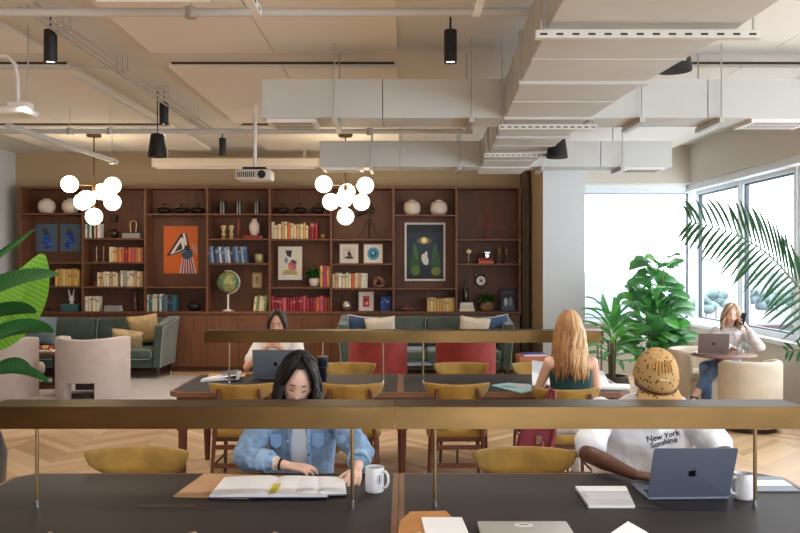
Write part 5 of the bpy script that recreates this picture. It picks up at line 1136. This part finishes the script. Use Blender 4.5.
def body_mesh(J, T, skin, t, vox, arms=True):
    b = MB(); torso_into(b, J); head_into(b, T); hc = T @ V(0, .012, -.06); capsule(b, Vector(J['neck']) + V(0, 0, -.03), hc, .052, .050)
    for s, k in ((-1, 'l'), (1, 'r')):
        sh, el, wr = (Vector(J[q + k]) for q in ('sh', 'el', 'wr')); aw = J.get('aw', 1)
        limb(b, [Vector(J['chest']).lerp(sh, .5) + V(0, 0, .02), sh, sh.lerp(el, .5), el], [.06, .052 * aw, .045 * aw, .038 * aw]); limb(b, [el, el.lerp(wr, .3), wr], [.038 * aw, .037 * aw, .024])
        hand_into(b, wr, J['hd' + k], J['hn' + k], J['ht' + k], J.get('curl' + k, .35), J.get('hs', .95))
        hp, kn, an = (Vector(J[q + k]) for q in ('hip', 'kn', 'an')); limb(b, [Vector(J['pelvis']), hp, kn], [.09, .085, .055]); limb(b, [kn, kn.lerp(an, .3), an], [.052, .05, .034]); f = Vector(J.get('ft', (0, -1, 0))).normalized(); limb(b, [an + V(0, 0, -.03), an + f * .14 + V(0, 0, -.055)], [.036, .026])
    o = b.build('body', skin, t); remesh(o, vox, 2); return o
def legs_mesh(J, t, m, g=.014, name='trousers', upto=.92):
    b = MB()
    for k in 'lr':
        hp, kn, an = (Vector(J[q + k]) for q in ('hip', 'kn', 'an')); limb(b, [Vector(J['pelvis']), hp, kn], [.10 + g, .088 + g, .06 + g]); limb(b, [kn, kn.lerp(an, upto)], [.058 + g, .046 + g])
    o = b.build(name, m, t); remesh(o, .009, 3, .012, .08); return o
def shoes(J, t, m):
    for k in 'lr':
        an = Vector(J['an' + k]); f = Vector(J.get('ft', (0, -1, 0))).normalized(); b = MB(); zf = an.z - .045
        limb(b, [an + V(0, 0, -.02), V(an.x, an.y, .045) - f * .03], [.045, .042]); limb(b, [V(an.x, an.y, .05), V(an.x, an.y, .042) + f * .15], [.045, .036]); o = b.build('shoe', m, t); remesh(o, .006, 2)
def face_parts(T, t, skin_lip, brow, closed=False, iris=(70, 48, 34)):
    for s in (-1, 1):
        MB().tube([T @ face_pt(s * (.18 + .12 * q), .30 - .016 * q + .03 * math.sin(q * 1.1) , .0015) for q in range(4)], [.0018, .003, .0028, .001], 6).build('eyebrow', mat(brow, .8), t, smooth=60)
        if closed: MB().tube([T @ face_pt(s * (.22 + .1 * q), .045 - .03 * math.sin(PI * q / 3.), .002) for q in range(4)], [.001, .0022, .0024, .001], 6).build('eyelashes', mat((24, 18, 16), .8), t, smooth=60)
        else:
            c = T @ face_pt(s * .37, .06, -.0045); e = MB().ball(c, .0125, 14, 10).build('eye', mat((235, 232, 228), .2), t, smooth=180)
            MB().ball(c + T.to_3x3() @ V(0, -.0085, -.001), .0058, 10, 8).build('iris', mat(iris, .2), e, smooth=180)
            MB().tube([T @ face_pt(s * (.22 + .1 * q), .10 + .04 * math.sin(PI * q / 3.), .003) for q in range(4)], [.001, .002, .0022, .001], 6).build('eyelashes', mat((24, 18, 16), .8), t, smooth=60)
    b = MB()
    for z_, r in ((-.475, .0032), (-.56, .0040)): b.tube([T @ face_pt(-.28 + .56 * q / 8, z_ + .02 * math.sin(PI * q / 8.) * (-1 if z_ < -.5 else 1) * .5, .0005) for q in range(9)], [.0008 + r * math.sin(PI * (q + .4) / 8.8) for q in range(9)], 8)
    b.build('lips', mat(skin_lip, .45), t, smooth=180)
def hair(T, t, m, length, n=150, seed=1, part=0, face=.95, gather=.75, back=True, fwd=0, lift=1.09, r=.012, cols=None, wave=.01, low=2.0, side_fall=0):
    """scalp shell plus falling locks; angles measured from the face"""
    rnd = random.Random(seed); b = MB(); L = Vector((0, 0, -1))
    def S(th, ph, k):   # th from crown, ph from face front (0) round to back (pi)
        x, y, z = math.sin(th) * math.sin(ph), -math.sin(th) * math.cos(ph), math.cos(th); return V(x * HW * k, y * HD * (k + .02) + .004, z * HH * k)
    nn, mm = 36, 14; vs = []
    for i in range(mm + 1):
        for j in range(nn + 1):
            ph = 2 * PI * j / nn; a = abs(((ph + PI) % (2 * PI)) - PI); lim = .62 + (low - .62) * min(1, max(0, (a - .45) / .75)) ** .8
            vs.append(T @ S(lim * i / mm + .001, ph, lift))
    b.add(vs, [(i * (nn + 1) + j, i * (nn + 1) + j + 1, (i + 1) * (nn + 1) + j + 1, (i + 1) * (nn + 1) + j) for i in range(mm) for j in range(nn)])
    for q in range(n):
        s = 1 if q % 2 else -1; ph = face + (PI - face) * rnd.random() ** .9; th1 = rnd.uniform(1.25, 1.75); st = rnd.uniform(.0, .5) ; pts = []; k = lift + .02 + rnd.random() * .06; ph0 = ph * .55 if ph < 2 else ph
        for i in range(7):
            f = i / 6; th = .05 + (th1 - .05) * f; p_ = ph0 * (1 - f) + ph * f; pts.append(T @ S(th, s * p_, k))
        p = pts[-1].copy(); ln = length * rnd.uniform(.82, 1.05); c = T @ V(0, .03, 0); w0 = rnd.random() * 6
        for i in range(1, 9):
            f = i / 8; qx = c.x + (p.x - c.x) * (1 - (1 - gather) * f) + side_fall * s * f; qy = c.y + (p.y - c.y) * (1 - (1 - gather) * f) - fwd * f
            pts.append(V(qx + wave * math.sin(w0 + f * 8), qy + wave * math.cos(w0 + f * 7), p.z - ln * f))
        rr_ = [r * .6] + [r * rnd.uniform(.8, 1.15)] * 10 + [r * .8, r * .6, r * .35, r * .1]; b.cm = q % (len(m) if isinstance(m, list) else 1); b.tube(pts, rr_[:len(pts)], 6)
    return b.build('hair', m, t, smooth=180)
def headT(c, pitch=0, roll=0, yaw=0): return Matrix.Translation(Vector(c)) @ Matrix.Rotation(yaw, 4, 'Z') @ Matrix.Rotation(pitch, 4, 'X') @ Matrix.Rotation(roll, 4, 'Y')
LEGS = dict(hipl=(-.09, -.02, .54), hipr=(.09, -.02, .54), knl=(-.12, -.42, .50), knr=(.12, -.42, .50), anl=(-.13, -.36, .09), anr=(.13, -.36, .09))
DENIM_L = mat((126, 156, 190), .85, var=.28, scale=14, bump=.3, bscale=90, name='light_denim'); DENIM = mat((58, 82, 124), .85, var=.25, scale=12, bump=.2, bscale=90, name='denim')
TEE = mat((232, 236, 244), .85, var=.03, scale=8, name='white_cotton')
# --- woman in denim jacket
J = dict(LEGS, pelvis=(0, 0, .55), chest=(.01, -.05, .86), neck=(.01, -.10, 1.03), shl=(-.165, -.05, .975), shr=(.175, -.05, .975), ell=(-.235, -.30, .815), elr=(.325, -.27, .83), wrl=(-.02, -.385, .79), wrr=(.315, -.49, .79),
         hdl=(1, -.22, -.05), hnl=(0, -.15, 1), htl=-1, curll=.28, hdr=(-.12, -.9, -.12), hnr=(.25, .1, 1), htr=1, curlr=.5, w=.93, aw=.85)
t = thing('person', 'woman with black hair in a light denim jacket writing at the nearest desk', 'person', (-.53, 4.43, 0)); T = headT((.005, -.2, 1.165), .5, .14, .12) @ Matrix.Scale(1.07, 4)
body_mesh(J, T, SKIN1, t, .0042); legs_mesh(J, t, DENIM); shoes(J, t, BLACK)
b = MB(); torso_into(b, J, .010, hip=False); o = b.build('shirt', TEE, t); o.name = 'shirt'; remesh(o, .008, 2, .006, .1)
def clip_shell(J, g, gap, z_lo, m, t, sleeve_to, name, sr=1.0, fold=.014, cuff=True):
    """open-fronted jacket with sleeves"""
    pe, ch, nk = Vector(J['pelvis']), Vector(J['chest']), Vector(J['neck']); w_ = J.get('w', 1)
    data = [(pe + V(0, 0, -.03), .170, .125, 1.5), (spine(pe, ch, .35), .150, .115, 1.2), (spine(pe, ch, .7), .160, .12, 1), (ch, .172, .12, 1), (spine(ch, nk, .35), .172, .108, .8), (spine(ch, nk, .7), .135, .082, .75), (spine(ch, nk, .95), .075, .062, .9)]
    rr = []
    for c, rx, ry, k in data:
        rx, ry = rx * w_ + g, ry * w_ + g; a0 = gap * k; ring = []
        for j in range(41): a = -PI / 2 + a0 + (2 * PI - 2 * a0) * j / 40; ring.append(c + V(rx * math.cos(a), ry * math.sin(a), 0))
        rr.append(ring)
    b = MB().rings(rr, close=False, cap=False)
    o = b.build(name, m, t, smooth=180); s = o.modifiers.new('sub', 'SUBSURF'); s.levels = 1; s.render_levels = 1; tx = bpy.data.textures.new('folds', 'CLOUDS'); tx.noise_scale = .07; d = o.modifiers.new('folds', 'DISPLACE'); d.texture = tx; d.strength = fold; s = o.modifiers.new('solid', 'SOLIDIFY'); s.thickness = .008
    for k in 'lr':
        sh, el, wr = (Vector(J[q + k]) for q in ('sh', 'el', 'wr')); b = MB(); e = el.lerp(wr, sleeve_to)
        limb(b, [ch.lerp(sh, .75), sh + V(0, 0, .005), sh.lerp(el, .5), el, e], [.07 * sr, .070 * sr, .066 * sr, .062 * sr, .052 * sr], 18); sl = b.build('sleeve', m, t); remesh(sl, .007, 3, fold * 2.4, .045)
        if cuff: d_ = (wr - el).normalized(); cu = MB().tube([e - d_ * .03, e - d_ * .028, e + d_ * .018, e + d_ * .022], [.046 * sr, .057 * sr, .056 * sr, .045 * sr], 20, cap=False).build('cuff', mat((150, 180, 212), .85, var=.15, scale=14), sl, smooth=50); cu.modifiers.new('solid', 'SOLIDIFY').thickness = .004
    return o
jk = clip_shell(J, .022, .24, .5, DENIM_L, t, .5, 'jacket')
for s in (-1, 1):
    b = MB(); ch = Vector(J['chest']); fy = ch.y - .112 * .93 - .035
    MB().tube([(s * .035 + .01, fy + .02, 1.02), (s * .055 + .01, fy + .0, .96), (s * .05 + .01, fy + .004, .85), (s * .05 + .01, fy + .03, .68)], [.012, .017, .015, .014], 8, flat=.35).build('placket', mat((132, 168, 204), .85), jk, smooth=60)
    MB().rings([[(s * .03 + .01, fy + .055, 1.06), (s * .075 + .01, fy + .03, 1.045), (s * .10 + .01, fy + .035, .99), (s * .05 + .01, fy + .01, .965)], [(s * .03 + .01, fy + .06, 1.07), (s * .08 + .01, fy + .05, 1.055), (s * .11 + .01, fy + .055, 1.0), (s * .055 + .01, fy + .022, .97)]]).build('collar', mat((132, 168, 204), .85), jk, bevel=.003)
    MB().prism([(s * .075, .90), (s * .135, .90), (s * .135, .845), (s * .105, .825), (s * .075, .845)], fy + .006, fy + .02, 'y').build('pocket', mat((122, 158, 198), .85), jk, bevel=.003)
    for z_ in (.94, .87, .80): MB().lathe([(.005, fy - .014), (.005, fy - .006)], (s * .052 + .01, 0, z_), 10, 'y').build('button', CHROME, jk)
T0 = T; face_parts(T, t, (190, 92, 88), (30, 22, 20), True)
hair(T, t, [mat((18, 14, 16), .5, name='black_hair', spec=.25), mat((30, 22, 22), .5, spec=.3)], .17, 300, 2, face=1.0, gather=1.12, wave=.008, fwd=.03, low=2.1, r=.011, side_fall=.016, lift=1.14)
for k, (f, c) in enumerate(((.72, (232, 228, 222)), (.86, (30, 28, 28)))):
    el, wr = Vector(J['ell']), Vector(J['wrl']); p = el.lerp(wr, f); d = (wr - el).normalized(); o = MB().tube([p - d * .006, p + d * .006], [.034 - .006 * k, .034 - .006 * k], 18).build('bracelet', mat(c, .4), t, smooth=50)
# --- man in cap
J = dict(LEGS, pelvis=(0, 0, .56), chest=(.0, -.03, .92), neck=(0, -.09, 1.08), shl=(-.20, -.04, 1.0), shr=(.20, -.04, 1.0), ell=(-.33, -.30, .83), elr=(.34, -.28, .83), wrl=(-.175, -.57, .795), wrr=(.12, -.60, .795),
         hdl=(.8, -.2, -.08), hnl=(0, -.1, 1), htl=-1, curll=.4, hdr=(-.5, -.5, -.1), hnr=(0, 0, 1), htr=1, curlr=.4, w=1.22, aw=1.15, hs=1.05)
t = thing('person', 'man in a tan spotted cap and white t-shirt typing on a slate blue laptop', 'person', (1.225, 4.42, 0)); T = headT((.01, -.25, 1.175), .52, 0, .02) @ Matrix.Scale(1.1, 4)
body_mesh(J, T, SKIN2, t, .0045); legs_mesh(J, t, mat((60, 60, 66), .9)); shoes(J, t, WHITE)
b = MB(); torso_into(b, J, .022, hip=False)
for k in 'lr':
    sh, el = Vector(J['sh' + k]), Vector(J['el' + k]); limb(b, [Vector(J['chest']).lerp(sh, .6), sh, sh.lerp(el, .5), sh.lerp(el, .8)], [.07, .068, .076, .08], 18)
capsule(b, (-.10, -.02, .72), (.14, -.02, .72), .14, .14, 18); capsule(b, (.16, -.05, .74), (.18, -.06, .92), .12, .09, 18)
sh_ = b.build('shirt', TEE, t); remesh(sh_, .008, 4, .028, .09)
bpy.context.view_layer.update()
dg = bpy.context.evaluated_depsgraph_get(); ev = sh_.evaluated_get(dg); me_ = ev.to_mesh(); bv = BVHTree.FromPolygons([v.co.copy() for v in me_.vertices], [tuple(p.vertices) for p in me_.polygons]); ev.to_mesh_clear()
b = MB()
for txt, dz in (('New York', .0), ('Sunshine', -.034)):
    vs, fs = text_mb(txt, .042, .0008); R_ = Matrix.Rotation(.16, 3, 'Z'); out = []
    for v in vs:
        q = R_ @ V(v.x * 1.0, v.y + dz, 0); x_, z_ = q.x + .075, q.y + .890; h_ = bv.ray_cast(V(x_, -1, z_), V(0, 1, 0)); yy = h_[0].y if h_[0] else -.2; out.append((x_, yy - .0015 - (.0012 if v.z > 0 else 0), z_))
    b.add(out, fs)
b.build('printed_text', mat((30, 32, 40), .7), sh_, label='black lettering on the chest')
capm = mat((202, 164, 104), .8, name='tan_cap').copy(); nt = capm.node_tree; vo = nt.nodes.new('ShaderNodeTexVoronoi'); vo.inputs['Scale'].default_value = 46; tc = nt.nodes.new('ShaderNodeTexCoord'); mt = nt.nodes.new('ShaderNodeMath'); mt.operation = 'LESS_THAN'; mt.inputs[1].default_value = .25
mx = nt.nodes.new('ShaderNodeMix'); mx.data_type = 'RGBA'; mx.inputs[6].default_value = lin((186, 150, 98)); mx.inputs[7].default_value = lin((66, 40, 28)); nt.links.new(tc.outputs['Object'], vo.inputs[0]); nt.links.new(vo.outputs['Distance'], mt.inputs[0]); nt.links.new(mt.outputs[0], mx.inputs[0]); nt.links.new(mx.outputs[2], nt.nodes['Principled BSDF'].inputs['Base Color'])
b = MB(); nn, mm = 40, 14; vs = []
for i in range(mm + 1):
    for j in range(nn):
        ph = 2 * PI * j / nn; th = (.001 + 1.5 * i / mm); k = 1.2; q_ = math.sin(th) ** .82; x, y, z = q_ * math.sin(ph), -q_ * math.cos(ph), math.cos(th); vs.append(T @ V(x * HW * (k + .1), y * HD * k, z * HH * (k + .02) + .012))
b.add(vs, [(i * nn + j, i * nn + (j + 1) % nn, (i + 1) * nn + (j + 1) % nn, (i + 1) * nn + j) for i in range(mm) for j in range(nn)]); cp = b.build('cap', capm, t, smooth=180); s = cp.modifiers.new('solid', 'SOLIDIFY'); s.thickness = .004
b = MB()
def brim(u, v): a = (u - .5) * 2.3; r = 1.12 + .0 * v; x = math.sin(a) * HW * 1.28; y = -math.cos(a) * HD * 1.17 - v * .075 * math.cos(a * .62); return T @ V(x * (1 + .16 * v), y, .012 + .0 - .010 * v - .20 * x * x / .02 * .1 * (1 + v) - .012 * (1 - math.cos(a)))
b.grid(brim, 24, 8); o = b.build('brim', capm, cp, smooth=180); s = o.modifiers.new('solid', 'SOLIDIFY'); s.thickness = .004
b = MB()
b.tube([T @ V(HW * 1.31 * math.sin(a) , -HD * 1.215 * math.cos(a), .014) for a in [(-1.1 + 2.2 * k / 20) for k in range(21)]], .002, 6); b.build('brim_seam', mat((110, 76, 44), .8), cp)
# stitched letters on the crown: blocky strokes
b = MB()
def crown(th, ph, k=1.235): x, y, z = math.sin(th) ** .82 * math.sin(ph), -math.sin(th) ** .82 * math.cos(ph), math.cos(th); return T @ V(x * HW * (k + .1), y * HD * k, z * HH * (k + .02) + .012)
for q in range(7):
    ph = -.70 + q * .2; b.tube([crown(.42, ph * 1.15), crown(.62, ph), crown(.84, ph * .92)], .004, 6)
b.build('raised_lettering', mat((176, 134, 70), .8), cp, smooth=60)
MB().tube([crown(1.05, -.2 + .05 * k) for k in range(9)], .0022, 6).build('white_lettering', WHITE, cp, smooth=60)
face_parts(T, t, (120, 66, 56), (20, 16, 14), True)
# --- blonde woman, back to camera
J = dict(LEGS, pelvis=(0, 0, .57), chest=(0, .0, .90), neck=(0, -.03, 1.09), shl=(-.16, -.0, 1.005), shr=(.16, -.0, 1.005), ell=(-.225, -.14, .79), elr=(.22, -.13, .80), wrl=(-.17, -.38, .785), wrr=(.15, -.38, .785),
         hdl=(.3, -.9, 0), hnl=(0, 0, 1), htl=-1, hdr=(-.3, -.9, 0), hnr=(0, 0, 1), htr=1, w=.95, aw=.9)
t = thing('person', 'woman with long blonde hair and dark green tank top, back to us', 'person', (X(571, 6.43), 6.44, 0), PI); T = headT((0, -.06, 1.245), .15)
body_mesh(J, T, SKIN1, t, .006); legs_mesh(J, t, mat((216, 220, 226), .9)); shoes(J, t, WHITE)
b = MB(); torso_into(b, J, .012, hip=False); b.v = [V(max(-.15, min(.15, p.x)) if p.z > .97 else p.x, p.y, min(p.z, 1.075)) for p in b.v]; o = b.build('tank_top', mat((22, 62, 66), .8, var=.08, name='dark_green_cotton'), t); remesh(o, .007, 3, .008, .1)
face_parts(T, t, (190, 100, 96), (120, 90, 60))
BL = [mat((186, 146, 98), .4, name='blonde_hair'), mat((166, 120, 76), .4), mat((208, 174, 128), .4), mat((146, 102, 64), .45)]
hair(T, t, BL, .36, 340, 5, face=1.1, gather=1.5, wave=.014, low=2.3, lift=1.16, r=.012, fwd=-.06)
# --- woman with laptop at far side
J = dict(LEGS, pelvis=(0, 0, .55), chest=(0, -.06, .88), neck=(0, -.10, 1.055), shl=(-.165, -.06, .99), shr=(.165, -.06, .99), ell=(-.25, -.34, .81), elr=(.235, -.34, .81), wrl=(-.06, -.33, 1.0), wrr=(.05, -.33, .99),
         hdl=(.5, .1, .7), hnl=(-.3, -1, .1), htl=1, curll=.5, hdr=(-.5, .1, .7), hnr=(.3, -1, .1), htr=-1, curlr=.5, w=.93, aw=.85)
t = thing('person', 'woman in a white shirt resting her hands at her mouth behind a laptop', 'person', (X(278.5, 8.0), 8.06, 0)); T = headT((0, -.14, 1.185), .22)
body_mesh(J, T, SKIN3, t, .006); legs_mesh(J, t, DENIM); shoes(J, t, WHITE)
b = MB(); torso_into(b, J, .018, hip=False)
for k in 'lr':
    sh, el = Vector(J['sh' + k]), Vector(J['el' + k]); limb(b, [Vector(J['chest']).lerp(sh, .6), sh, sh.lerp(el, .66)], [.072, .07, .066], 16)
o = b.build('shirt', mat((226, 220, 214), .85), t); remesh(o, .008, 3, .014, .08)
face_parts(T, t, (190, 110, 100), (70, 48, 36), True)
hair(T, t, [mat((64, 44, 36), .5, name='brown_hair'), mat((48, 32, 26), .5), mat((84, 62, 50), .5)], .12, 170, 7, face=1.05, gather=.95, wave=.004, low=2.0, r=.010, fwd=-.05, lift=1.08)
# --- woman on the phone by the window
J = dict(pelvis=(0, 0, .55), chest=(-.02, -.10, .86), neck=(-.03, -.16, 1.01), shl=(-.18, -.12, .955), shr=(.14, -.12, .955), ell=(-.26, -.36, .81), elr=(.22, -.40, .80), wrl=(-.12, -.56, .80), wrr=(.085, -.36, 1.035),
         hdl=(.2, -.9, -.05), hnl=(0, 0, 1), htl=-1, hdr=(-.35, .15, .85), hnr=(.8, -.5, .1), htr=-1, curlr=.7, hipl=(-.09, -.02, .54), hipr=(.09, -.02, .54), knl=(-.40, -.42, .57), knr=(-.26, -.48, .64), anl=(-.42, -.52, .12), anr=(-.60, -.62, .26), ft=(-.4, -.9, 0), w=.92, aw=.85)
t = thing('person', 'woman in a pale blouse on the phone at the round table', 'person', (3.86, 10.14, 0)); T = headT((-.045, -.25, 1.155), .22, .12, -.15)
body_mesh(J, T, SKIN1, t, .006); legs_mesh(J, t, mat((102, 130, 172), .85, var=.25, scale=12, name='mid_denim'), .014, upto=.72); shoes(J, t, BLACK)
b = MB(); torso_into(b, J, .024, hip=False)
for k in 'lr':
    sh, el, wr = Vector(J['sh' + k]), Vector(J['el' + k]), Vector(J['wr' + k]); limb(b, [Vector(J['chest']).lerp(sh, .6), sh, sh.lerp(el, .5), el, el.lerp(wr, .7)], [.065, .06, .066, .066, .045], 16)
o = b.build('blouse', mat((222, 214, 212), .85, var=.22, scale=40, name='patterned_blouse'), t); remesh(o, .008, 3, .02, .07)
face_parts(T, t, (196, 96, 92), (110, 80, 56), True)
hair(T, t, [mat((176, 142, 106), .5, name='wavy_hair'), mat((204, 174, 138), .5), mat((136, 104, 76), .5)], .17, 200, 9, face=1.2, gather=1.25, wave=.014, low=2.1, r=.011, lift=1.1, fwd=-.01)
ph = thing('phone', 'dark phone held to the ear of the woman by the window', 'phone', (3.86 + .045, 10.14 - .375, 1.12)); ph.rotation_euler = (.1, .25, .5); MB().rbox(-.005, .005, -.035, .035, -.07, .07, .004).build('phone_body', BLACK, ph); MB().box(-.0056, -.005, -.03, .03, -.06, .06).build('phone_screen', mat((40, 44, 52), .15), ph)
# unique, readable data names are left to Blender's own suffixes
